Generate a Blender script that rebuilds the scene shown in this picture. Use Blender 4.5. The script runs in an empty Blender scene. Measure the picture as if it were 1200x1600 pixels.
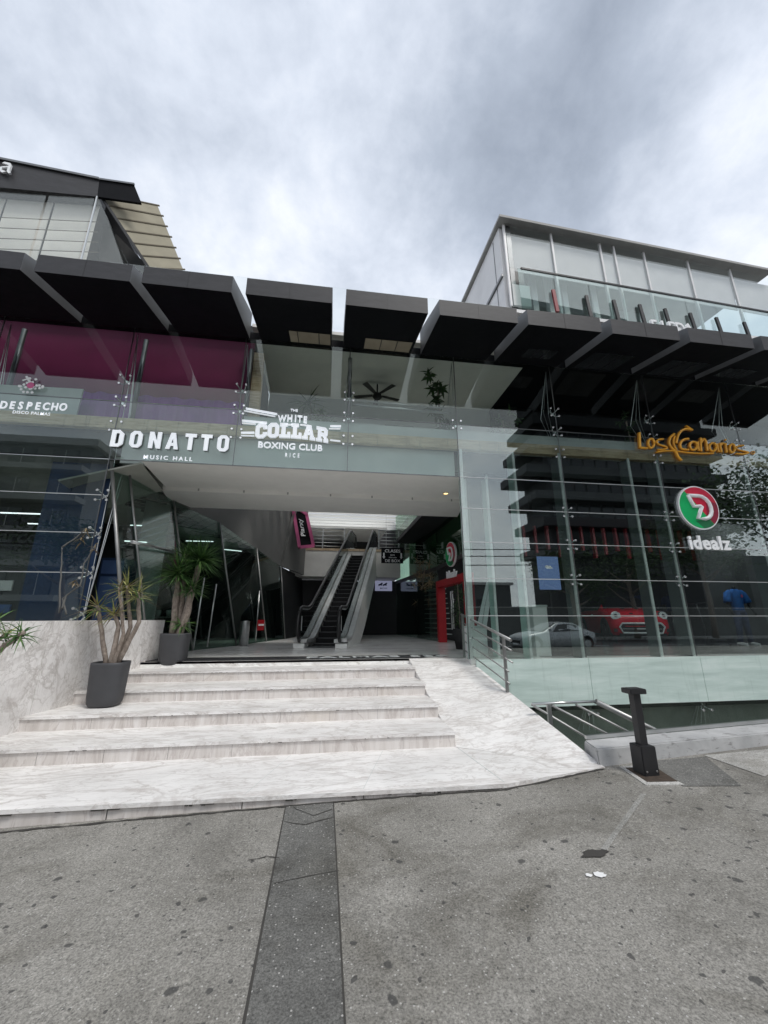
import bpy, bmesh, math, random
from mathutils import Vector, Matrix, Quaternion
R = math.radians
sc = bpy.context.scene
COL = sc.collection

# ------------------------------------------------------------------ camera
CAM = Vector((0, 0, 1.5)); YAW = R(8); PITCH = R(15.2); FPX = 610.0
fwd = Vector((math.sin(YAW)*math.cos(PITCH), math.cos(YAW)*math.cos(PITCH), math.sin(PITCH)))
rgt = Vector((math.cos(YAW), -math.sin(YAW), 0)); upv = rgt.cross(fwd)
cd = bpy.data.cameras.new('camera'); cam = bpy.data.objects.new('camera', cd); COL.objects.link(cam)
cd.sensor_fit = 'VERTICAL'; cd.sensor_height = 24; cd.lens = FPX/1600*24
cd.clip_start = .05; cd.clip_end = 2000
m = Matrix((rgt, upv, -fwd)).transposed().to_4x4(); m.translation = CAM; cam.matrix_world = m
sc.camera = cam
def ray(x, y): return fwd*FPX + rgt*(x-600) + upv*(800-y)
def aY(x, y, Y): d = ray(x, y); return CAM + d*((Y-CAM.y)/d.y)
def aZ(x, y, Z): d = ray(x, y); return CAM + d*((Z-CAM.z)/d.z)
def aX(x, y, X): d = ray(x, y); return CAM + d*((X-CAM.x)/d.x)

# ------------------------------------------------------------------ world, sun, exposure
SUN_EL, SUN_AZ = R(60), R(142)      # azimuth clockwise from +Y
w = bpy.data.worlds.new('World'); sc.world = w; w.use_nodes = True
nt = w.node_tree; nt.nodes.clear(); N = nt.nodes.new; L = nt.links.new
def math_node(nt, op, a, b=None, clamp=False):
    n = nt.nodes.new('ShaderNodeMath'); n.operation = op; n.use_clamp = clamp
    for i, v in enumerate((a, b)):
        if v is None: continue
        if isinstance(v, (int, float)): n.inputs[i].default_value = v
        else: nt.links.new(v, n.inputs[i])
    return n.outputs[0]
out = N('ShaderNodeOutputWorld'); bg = N('ShaderNodeBackground'); bg.inputs[1].default_value = .1
sky = N('ShaderNodeTexSky'); sky.sky_type = 'NISHITA'; sky.sun_disc = False
sky.sun_elevation = SUN_EL; sky.sun_rotation = SUN_AZ
tc = N('ShaderNodeTexCoord'); sep = N('ShaderNodeSeparateXYZ'); L(tc.outputs['Generated'], sep.inputs[0])
zc = math_node(nt, 'ADD', math_node(nt, 'MAXIMUM', sep.outputs[2], 0.0), .60)
cmb = N('ShaderNodeCombineXYZ')
L(math_node(nt, 'DIVIDE', sep.outputs[0], zc), cmb.inputs[0]); L(math_node(nt, 'DIVIDE', sep.outputs[1], zc), cmb.inputs[1])
def wnoise(scale, detail, rough, dist=0., loc=(0, 0, 0)):
    mp = N('ShaderNodeMapping'); mp.inputs['Location'].default_value = loc; L(cmb.outputs[0], mp.inputs[0])
    n = N('ShaderNodeTexNoise'); n.inputs['Scale'].default_value = scale; n.inputs['Detail'].default_value = detail
    n.inputs['Roughness'].default_value = rough; n.inputs['Distortion'].default_value = dist
    L(mp.outputs[0], n.inputs['Vector']); return n.outputs[0]
big = wnoise(2.0, 6, .55, .15, (3.1, 1.7, 0)); fine = wnoise(7.0, 9, .62, .12, (1, 5, 0))
dens = math_node(nt, 'ADD', math_node(nt, 'MULTIPLY', big, .66), math_node(nt, 'MULTIPLY', fine, .42))
def blob(px, py, amp, power):
    d = ray(px, py).normalized()
    v = N('ShaderNodeVectorMath'); v.operation = 'DOT_PRODUCT'; L(tc.outputs['Generated'], v.inputs[0]); v.inputs[1].default_value = d
    p = math_node(nt, 'POWER', math_node(nt, 'MAXIMUM', v.outputs['Value'], 0.001), power)
    return math_node(nt, 'MULTIPLY', p, amp)
for (px, py, amp, pw) in ((900, 190, -.15, 24), (770, 315, -.09, 70), (1000, 90, -.05, 60), (1115, 285, .11, 90), (590, 160, .03, 60), (230, 60, .08, 40), (340, 290, -.06, 60), (60, 130, -.06, 70), (640, 390, .02, 60), (180, 220, .02, 70), (420, 60, -.05, 90)):
    dens = math_node(nt, 'ADD', dens, blob(px, py, amp, pw))
# broad unseen bright patch added behind the camera to lift facade and reflections
v = N('ShaderNodeVectorMath'); v.operation = 'DOT_PRODUCT'; L(tc.outputs['Generated'], v.inputs[0]); v.inputs[1].default_value = (math.sin(R(165))*math.cos(R(24)), math.cos(R(165))*math.cos(R(24)), math.sin(R(24)))
dens = math_node(nt, 'ADD', dens, math_node(nt, 'MULTIPLY', math_node(nt, 'POWER', math_node(nt, 'MAXIMUM', v.outputs['Value'], .001), 4.0), .20))
ramp = N('ShaderNodeValToRGB'); L(dens, ramp.inputs[0])
ce = ramp.color_ramp.elements
ce[0].position = .20; ce[0].color = (2.3, 2.65, 3.25, 1); ce[1].position = .70; ce[1].color = (8.3, 8.5, 8.8, 1)
e = ce.new(.38); e.color = (3.7, 4.15, 4.9, 1); e = ce.new(.53); e.color = (5.7, 6.15, 6.95, 1)
mx = N('ShaderNodeMixRGB'); mx.inputs[0].default_value = .93; L(sky.outputs[0], mx.inputs[1]); L(ramp.outputs[0], mx.inputs[2])
bc = N('ShaderNodeBrightContrast'); bc.inputs['Bright'].default_value = 0; L(mx.outputs[0], bg.inputs[0]); L(bg.outputs[0], out.inputs[0])
sd = bpy.data.lights.new('sun', 'SUN'); so = bpy.data.objects.new('sun', sd); COL.objects.link(so)
sd.energy = 1.45; sd.angle = R(14); sd.color = (1, .97, .92)
sv = Vector((math.sin(SUN_AZ)*math.cos(SUN_EL), math.cos(SUN_AZ)*math.cos(SUN_EL), math.sin(SUN_EL)))
so.rotation_euler = sv.to_track_quat('Z', 'Y').to_euler(); so.location = sv*60
sc.view_settings.view_transform = 'Standard'; sc.view_settings.look = 'None'
sc.view_settings.exposure = .5; sc.view_settings.gamma = 1
sc.render.engine = 'CYCLES'
sc.cycles.max_bounces = 9; sc.cycles.transparent_max_bounces = 28; sc.cycles.glossy_bounces = 4
sc.cycles.diffuse_bounces = 4; sc.cycles.caustics_reflective = False; sc.cycles.caustics_refractive = False
sc.cycles.sample_clamp_indirect = 4

# ------------------------------------------------------------------ materials
MATS = {}
class NT:
    def __init__(s, name):
        s.m = bpy.data.materials.new(name); s.m.use_nodes = True; s.t = s.m.node_tree; s.t.nodes.clear()
        s.o = s.t.nodes.new('ShaderNodeOutputMaterial'); MATS[name] = s.m
    def n(s, typ, **kw):
        x = s.t.nodes.new(typ)
        for k, v in kw.items():
            if k in x.inputs:
                if hasattr(v, 'is_linked'): s.t.links.new(v, x.inputs[k])
                else: x.inputs[k].default_value = v
            else: setattr(x, k, v)
        return x
    def l(s, a, b): s.t.links.new(a, b)
    def coord(s, scale=(1, 1, 1), rot=(0, 0, 0)):
        g = s.n('ShaderNodeNewGeometry'); mp = s.n('ShaderNodeMapping'); s.l(g.outputs['Position'], mp.inputs[0])
        mp.inputs['Scale'].default_value = scale; mp.inputs['Rotation'].default_value = rot; return mp.outputs[0]
    def noise(s, vec, scale, detail=4, rough=.55, dist=0):
        x = s.n('ShaderNodeTexNoise'); s.l(vec, x.inputs['Vector']); x.inputs['Scale'].default_value = scale
        x.inputs['Detail'].default_value = detail; x.inputs['Roughness'].default_value = rough; x.inputs['Distortion'].default_value = dist
        return x.outputs[0]
    def ramp(s, fac, stops):
        r = s.n('ShaderNodeValToRGB'); s.l(fac, r.inputs[0]); e = r.color_ramp.elements
        while len(e) < len(stops): e.new(.5)
        for i, (p, c) in enumerate(stops):
            e[i].position = p; e[i].color = (*c, 1) if len(c) == 3 else c
        return r.outputs[0]
    def mix(s, fac, a, b, typ='MIX'):
        x = s.n('ShaderNodeMixRGB'); x.blend_type = typ
        for i, v in enumerate((fac, a, b)):
            if hasattr(v, 'is_linked'): s.l(v, x.inputs[i])
            elif i == 0: x.inputs[0].default_value = v
            else: x.inputs[i].default_value = (*v, 1)
        return x.outputs[0]
    def bsdf(s, col, rough=.5, metal=0., bump=None, bstr=.2, bdist=.01, spec=.5, **kw):
        b = s.n('ShaderNodeBsdfPrincipled')
        for k, v in (('Base Color', col), ('Roughness', rough), ('Metallic', metal), ('Specular IOR Level', spec)):
            if hasattr(v, 'is_linked'): s.l(v, b.inputs[k])
            else: b.inputs[k].default_value = (*v, 1) if k == 'Base Color' else v
        for k, v in kw.items(): b.inputs[k].default_value = v
        if bump is not None:
            bp = s.n('ShaderNodeBump'); bp.inputs['Strength'].default_value = bstr; bp.inputs['Distance'].default_value = bdist
            s.l(bump, bp.inputs['Height']); s.l(bp.outputs[0], b.inputs['Normal'])
        s.l(b.outputs[0], s.o.inputs[0]); return b
def plain(name, col, rough=.5, metal=0., var=.15, scale=3., spec=.5, **kw):
    t = NT(name); v = t.coord(); f = t.noise(v, scale, 5, .6)
    c = t.ramp(f, ((.3, tuple(x*(1-var) for x in col)), (.7, tuple(min(1, x*(1+var)) for x in col))))
    r = t.n('ShaderNodeMapRange'); t.l(t.noise(v, scale*4, 3), r.inputs[0]); r.inputs[3].default_value = max(0.02, rough*.85); r.inputs[4].default_value = min(1, rough*1.15)
    t.bsdf(c, r.outputs[0], metal, spec=spec, **kw); return t.m
def glassmat(name, tint, refl, edge=.85, wav=0.0):
    t = NT(name); tr = t.n('ShaderNodeBsdfTransparent'); tr.inputs[0].default_value = (*tint, 1)
    gl = t.n('ShaderNodeBsdfGlossy'); gl.inputs['Color'].default_value = (.93, .98, .97, 1); gl.inputs['Roughness'].default_value = 0.0
    lw = t.n('ShaderNodeLayerWeight'); lw.inputs['Blend'].default_value = .5
    p = math_node(t.t, 'POWER', lw.outputs['Facing'], 4.0)
    f = math_node(t.t, 'ADD', math_node(t.t, 'MULTIPLY', p, edge), refl, True)
    if wav:
        v = t.coord((1, 1, 1)); bp = t.n('ShaderNodeBump'); bp.inputs['Strength'].default_value = wav; bp.inputs['Distance'].default_value = .02
        t.l(t.noise(v, .9, 1), bp.inputs['Height']); t.l(bp.outputs[0], gl.inputs['Normal'])
    ms = t.n('ShaderNodeMixShader'); t.l(f, ms.inputs[0]); t.l(tr.outputs[0], ms.inputs[1]); t.l(gl.outputs[0], ms.inputs[2])
    t.l(ms.outputs[0], t.o.inputs[0]); return t.m

# pavement: exposed aggregate concrete, with gum spots and dirt of their own shape
def pave(name, lo, hi, spots=True):
    t = NT(name); v = t.coord()
    base = t.noise(v, 1.1, 6, .6); c = t.ramp(base, ((.3, lo), (.72, hi)))
    d = t.noise(v, .55, 5, .65, .6)
    c = t.mix(t.ramp(d, ((.5, (0, 0, 0)), (.75, (.75, .75, .75)))), c, tuple(x*.52 for x in lo))
    c = t.mix(t.ramp(t.noise(t.coord((1, 1.6, 1), (0, 0, .5)), .8, 6, .68, .8), ((.50, (0, 0, 0)), (.66, (.62, .62, .62)))), c, (lo[0]*.50, lo[1]*.48, lo[2]*.43))
    c = t.mix(t.ramp(t.noise(t.coord((2, .7, 1), (0, 0, -.4)), 1.7, 6, .7, .5), ((.55, (0, 0, 0)), (.75, (.4, .4, .4)))), c, (hi[0]*1.12, hi[1]*1.1, hi[2]*1.05))
    g = t.noise(v, 95, 3, .75); c = t.mix(.75, c, t.ramp(g, ((.33, (.2, .2, .2)), (.66, (.82, .82, .82)))), 'OVERLAY')
    g2 = t.noise(v, 28, 4, .7); c = t.mix(.26, c, t.ramp(g2, ((.32, (.2, .2, .2)), (.68, (.8, .8, .8)))), 'OVERLAY')
    vo = t.n('ShaderNodeTexVoronoi'); t.l(v, vo.inputs['Vector']); vo.inputs['Scale'].default_value = 62; vo.inputs['Randomness'].default_value = 1
    sepc = t.n('ShaderNodeSeparateColor'); t.l(vo.outputs['Color'], sepc.inputs[0])
    near = math_node(t.t, 'LESS_THAN', vo.outputs['Distance'], .27)
    lt = math_node(t.t, 'MULTIPLY', near, math_node(t.t, 'GREATER_THAN', sepc.outputs[0], .88)); c = t.mix(math_node(t.t, 'MULTIPLY', lt, .75), c, (.46, .45, .43))
    dk = math_node(t.t, 'MULTIPLY', near, math_node(t.t, 'LESS_THAN', sepc.outputs[0], .13)); c = t.mix(math_node(t.t, 'MULTIPLY', dk, .5), c, (.05, .05, .052))
    if spots:
        for sc_, thr, rad in ((5.5, .68, .16), (10, .82, .17), (17, .86, .2)):
            dv = t.n('ShaderNodeVectorMath', operation='ADD'); t.l(v, dv.inputs[0]); nz = t.n('ShaderNodeTexNoise'); t.l(v, nz.inputs['Vector']); nz.inputs['Scale'].default_value = 22
            sm = t.n('ShaderNodeVectorMath', operation='SCALE'); t.l(nz.outputs['Color'], sm.inputs[0]); sm.inputs['Scale'].default_value = .045; t.l(sm.outputs[0], dv.inputs[1])
            vs = t.n('ShaderNodeTexVoronoi'); t.l(dv.outputs[0], vs.inputs['Vector']); vs.inputs['Scale'].default_value = sc_; vs.voronoi_dimensions = '2D'
            sp = t.n('ShaderNodeSeparateColor'); t.l(vs.outputs['Color'], sp.inputs[0])
            thrr = math_node(t.t, 'MULTIPLY', sp.outputs[1], rad)
            msk = t.n('ShaderNodeMapRange'); t.l(math_node(t.t, 'SUBTRACT', thrr, vs.outputs['Distance']), msk.inputs[0]); msk.inputs[1].default_value = 0; msk.inputs[2].default_value = .035
            k = math_node(t.t, 'MULTIPLY', msk.outputs[0], math_node(t.t, 'GREATER_THAN', sp.outputs[0], thr))
            c = t.mix(math_node(t.t, 'MULTIPLY', k, .78), c, (.045, .045, .045))
    t.bsdf(c, .86, bump=t.noise(v, 120, 2, .8), bstr=.5, bdist=.004, spec=.3); return t.m
pave('pavement', (.176, .169, .153), (.282, .272, .25))
pave('dark_pavement', (.098, .097, .092), (.178, .176, .166), False)
pave('pale_concrete', (.34, .335, .32), (.5, .49, .47), False)
pave('scuff', (.22, .217, .205), (.34, .335, .315), False)
pave('asphalt', (.045, .045, .047), (.075, .075, .077), False)

def marble(name, scale, rot, warm, joints=False):
    t = NT(name); v = t.coord((scale, scale, scale), rot)
    base = t.ramp(t.noise(v, .9, 5, .6, .6), ((.28, tuple(x*.80 for x in warm)), (.66, warm)))
    c = base
    for k, (sx_, sy_, sc_, wd_, st_) in enumerate(((.45, 1.5, 1.5, .012, .55), (.4, 1.2, 3.4, .016, .40), (.6, 2.2, .8, .02, .45), (.5, 3.5, 5.0, .02, .25))):
        vv = t.coord((scale*sx_, scale*sy_, scale*1.1), (rot[0], rot[1]+.35*k, rot[2]+.28*k))
        f2 = t.noise(vv, sc_, 8, .62, .9)
        c = t.mix(t.ramp(f2, ((.5-wd_*2.2, (0, 0, 0)), (.5, (st_,)*3), (.5+wd_, (0, 0, 0)))), c, (.44-.05*(k % 2), .40-.04*(k % 2), .375-.04*(k % 2)))
    c = t.mix(.3, c, t.ramp(t.noise(v, 7, 6, .7, 1), ((.3, (.38, .38, .38)), (.7, (.66, .66, .66)))), 'OVERLAY')
    c = t.mix(t.ramp(t.noise(t.coord(), 3.0, 6, .7), ((.56, (0, 0, 0)), (.8, (.35, .35, .35)))), c, (.36, .33, .30))
    t.bsdf(c, .42, spec=.4, bump=t.noise(v, 30, 2), bstr=.03); return t.m
marble('marble_tread', 1.1, (0, 0, .5), (.86, .845, .83))
marble('marble_wall', .8, (1.2, .3, .2), (.90, .875, .86))
# risers: strongly pulled vertical veins, some rusty
t = NT('marble_riser'); v = t.coord((7, 7, .8), (0, .3, 0))
c = t.ramp(t.noise(v, 1.2, 8, .72, .7), ((.28, (.50, .46, .435)), (.5, (.64, .605, .58)), (.72, (.74, .715, .70))))
c = t.mix(t.ramp(t.noise(t.coord((1.6, 1.6, .5), (0, .5, 0)), 1.6, 7, .65, 1.2), ((.47, (0, 0, 0)), (.5, (.5, .5, .5)), (.53, (0, 0, 0)))), c, (.40, .35, .33))
c = t.mix(t.ramp(t.noise(t.coord((1, 1, 1)), .9, 3), ((.56, (0, 0, 0)), (.75, (.35, .35, .35)))), c, (.62, .55, .47))
c = t.mix(t.ramp(t.noise(t.coord((16, 16, 1.2)), 1, 5, .7), ((.6, (0, 0, 0)), (.8, (.3, .3, .3)))), c, (.36, .33, .31))
t.bsdf(c, .5, spec=.35)
marble('lobby_marble', .5, (0, 0, 1.0), (.90, .90, .88)); MATS['lobby_marble'].node_tree.nodes['Principled BSDF'].inputs['Roughness'].default_value = .22
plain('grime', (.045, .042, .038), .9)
plain('black_metal', (.018, .018, .02), .45, 0)
plain('black_paint', (.0045, .005, .007), .65, var=.25, scale=2, spec=.12)
t = NT('fascia'); v = t.coord((1.5, 1, 6)); c = t.ramp(t.noise(v, 2.2, 6, .7), ((.3, (.018, .018, .021)), (.7, (.036, .036, .041)))); t.bsdf(c, .55)
t = NT('painted_concrete'); v = t.coord(); c = t.ramp(t.noise(v, 2.2, 6, .65), ((.3, (.33, .335, .34)), (.7, (.52, .52, .52))))
c = t.mix(t.ramp(t.noise(t.coord((3, 3, 9)), 2.2, 7, .75, .5), ((.55, (0, 0, 0)), (.66, (.75, .75, .75)))), c, (.15, .145, .14)); t.bsdf(c, .8, bump=t.noise(v, 40, 4, .7), bstr=.25, bdist=.004)
plain('canopy_side', (.13, .135, .142), .5, var=.2, scale=1.5)
plain('canopy_under', (.010, .0105, .015), .55)
plain('white_soffit', (.84, .83, .80), .7, var=.04)
plain('grey_wall', (.36, .36, .35), .75, var=.08)
plain('mid_grey', (.19, .19, .185), .8, var=.06)
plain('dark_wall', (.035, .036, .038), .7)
plain('olive_wall', (.38, .39, .35), .6)
plain('white_paint', (.78, .78, .78), .4, var=.03)
plain('grey_panel', (.54, .57, .56), .5, var=.05)
plain('steel', (.55, .56, .56), .3, 1.0, var=.1)
plain('deck_silver', (.58, .59, .58), .3, .35)
plain('steel_mid', (.33, .33, .325), .42, .8)
plain('steel_dark', (.17, .175, .18), .35, .9)
plain('silver', (.62, .64, .64), .35, .6, var=.06)
plain('chrome_bolt', (.75, .76, .77), .25, .8)
plain('magenta_wall', (.16, .004, .062), .6, var=.1)
plain('purple_reflection', (.22, .02, .32), .5)
plain('blue_panel', (.012, .036, .105), .5, var=.2, scale=1)
t = NT('timber_band'); v = t.coord((1, 6, 9)); c = t.ramp(t.noise(v, 2.6, 7, .72, .5), ((.25, (.24, .165, .10)), (.5, (.60, .46, .31)), (.75, (.78, .66, .50))))
c = t.mix(t.ramp(t.noise(t.coord((4, 1, .3)), 2.5, 5, .75), ((.55, (0, 0, 0)), (.75, (.8, .8, .8)))), c, (.10, .08, .06)); t.bsdf(c, .7)
plain('awning_fabric', (.30, .275, .205), .8, var=.14, scale=2.5)
plain('timber_pale', (.30, .265, .20), .6)
plain('green_wall', (.16, .27, .17), .5)
plain('awning_seam', (.14, .12, .085), .8)
plain('red_paint', (.42, .008, .016), .4)
plain('red_dark', (.22, .012, .02), .5)
plain('pink_paint', (.62, .13, .30), .5)
plain('orange_letter', (.86, .42, .035), .4, var=.05)
plain('orange_side', (.50, .19, .015), .5)
plain('letter_white', (.90, .915, .93), .35, var=.03)
plain('letter_grey', (.16, .165, .17), .5)
plain('logo_red', (.62, .012, .05), .35); plain('logo_green', (.0, .42, .12), .35)
plain('logo_red_dark', (.27, .012, .04), .35); plain('logo_green_dark', (.012, .16, .06), .35)
plain('pot_grey', (.052, .053, .058), .6, var=.12, scale=6)
plain('soil', (.05, .035, .025), .95, var=.4, scale=30)
t = NT('bark'); v = t.coord((1, 1, .6)); c = t.ramp(t.noise(v, 26, 5, .7), ((.3, (.13, .10, .08)), (.7, (.34, .29, .25)))); t.bsdf(c, .9, bump=t.noise(v, 60, 3), bstr=.6, bdist=.01)
plain('bark_grey', (.12, .12, .115), .9)
def leafmat(name, a, b, sc_=9):
    t = NT(name); c = t.ramp(t.noise(t.coord(), sc_, 3), ((.32, a), (.68, b))); bs = t.bsdf(c, .45, spec=.4)
leafmat('leaf_dark', (.02, .055, .016), (.06, .135, .036)); leafmat('leaf_yellow', (.15, .19, .05), (.40, .38, .16), 14); leafmat('leaf_dry', (.15, .11, .06), (.28, .22, .12))
leafmat('leaf_mid', (.04, .095, .025), (.12, .22, .06)); leafmat('tree_leaf', (.02, .045, .015), (.09, .14, .05), 2)
plain('rubber', (.012, .012, .012), .75); plain('step_black', (.009, .009, .010), .6, 0, spec=.25)
plain('handrail_rubber', (.02, .02, .021), .35)
plain('truss_white', (.84, .85, .82), .45, var=.05)
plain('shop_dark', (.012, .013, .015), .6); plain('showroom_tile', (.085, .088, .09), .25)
plain('tile_floor', (.20, .205, .20), .3)
plain('car_red', (.72, .008, .03), .2, 0, var=.04, spec=.6); plain('car_silver', (.50, .51, .52), .28, .3, var=.04); plain('car_white', (.72, .72, .71), .3, var=.03)
plain('car_black', (.02, .02, .022), .25); plain('car_glass', (.018, .02, .023), .08, spec=.8); plain('lamp_lens', (.72, .74, .74), .12)
plain('car_blue', (.03, .06, .16), .28)
plain('skin_black', (.013, .013, .014), .35); plain('shirt_blue', (.022, .14, .46), .85, var=.2, scale=8); plain('shirt_navy', (.02, .04, .12), .85); plain('trousers_navy', (.05, .065, .13), .9, var=.3, scale=10)
plain('shoe_white', (.72, .72, .71), .6)
t = NT('frost_mint'); v = t.coord((.35, 1, 3.2)); c = t.ramp(t.noise(v, 2.2, 6, .62, .4), ((.3, (.46, .58, .54)), (.55, (.60, .72, .68)), (.75, (.74, .83, .80))))
c = t.mix(t.ramp(t.noise(t.coord((9, 1, .8)), 1.4, 5, .7), ((.55, (0, 0, 0)), (.85, (.5, .5, .5)))), c, (.30, .40, .37))
t.bsdf(c, .14, spec=.8)
t = NT('fin_mint'); _tl = t.n('ShaderNodeBsdfTranslucent'); _tl.inputs[0].default_value = (.72, .90, .85, 1); _df = t.n('ShaderNodeBsdfPrincipled'); _df.inputs['Base Color'].default_value = (.70, .84, .80, 1); _df.inputs['Roughness'].default_value = .2
_ms = t.n('ShaderNodeMixShader'); _ms.inputs[0].default_value = .5; t.l(_tl.outputs[0], _ms.inputs[1]); t.l(_df.outputs[0], _ms.inputs[2]); t.l(_ms.outputs[0], t.o.inputs[0])
plain('tower_dark', (.022, .023, .026), .6); plain('tower_window', (.012, .014, .018), .12); plain('house_grey', (.075, .078, .08), .7); plain('grey_dark_wall', (.13, .13, .125), .8)
plain('render_white', (.5, .5, .48), .8)
plain('blind_white', (.74, .74, .745), .6, var=.07, scale=1.2)
plain('blind_beige', (.80, .775, .71), .7, var=.08, scale=1.5)
plain('edge_white', (.80, .83, .82), .4)
plain('screen_blue', (.10, .16, .34), .25)
t = NT('letter_fill_glow'); t.bsdf(t.ramp(t.noise(t.coord(), 3, 3), ((.3, (.88, .895, .91)), (.7, (.93, .94, .95)))), .35)
_b = t.t.nodes['Principled BSDF']; _b.inputs['Emission Color'].default_value = (.86, .92, 1, 1); _b.inputs['Emission Strength'].default_value = .30  # emission added to brighten the letter faces under the canopies
def emis(name, col, s):
    t = NT(name); e = t.n('ShaderNodeEmission'); e.inputs[0].default_value = (*col, 1); e.inputs[1].default_value = s; t.l(e.outputs[0], t.o.inputs[0]); return t.m
t = NT('translucent_white'); tl_ = t.n('ShaderNodeBsdfTranslucent'); tl_.inputs[0].default_value = (.92, .92, .9, 1); df = t.n('ShaderNodeBsdfDiffuse'); df.inputs[0].default_value = (.8, .8, .78, 1)
ms = t.n('ShaderNodeMixShader'); ms.inputs[0].default_value = .35; t.l(tl_.outputs[0], ms.inputs[1]); t.l(df.outputs[0], ms.inputs[2]); t.l(ms.outputs[0], t.o.inputs[0])
emis('lamp_glow', (1, .93, .82), 2.2); emis('tube_glow', (.9, .96, 1), 1.6); emis('screen_glow', (.13, .20, .40), .55); emis('poster_glow', (.34, .36, .52), .35)
emis('showroom_fill', (.92, .96, 1), 14.0); emis('ceiling_fill_glow', (1, .96, .86), 2.6); emis('spot_glow', (1, .72, .3), 1.6)
glassmat('glass_facade', (.90, .945, .93), .042)
glassmat('glass_band', (.88, .93, .915), .07)
glassmat('glass_lower', (.86, .91, .895), .16)
glassmat('glass_clear', (.86, .93, .91), .07)
glassmat('glass_lobby', (.66, .75, .71), .05, .6)
glassmat('glass_green', (.60, .74, .63), .06, .6)
glassmat('glass_smoke', (.42, .44, .44), .06)
glassmat('glass_roof', (.955, .965, .965), .07, .5)
glassmat('glass_balcony', (.82, .89, .88), .12, .6)

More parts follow.
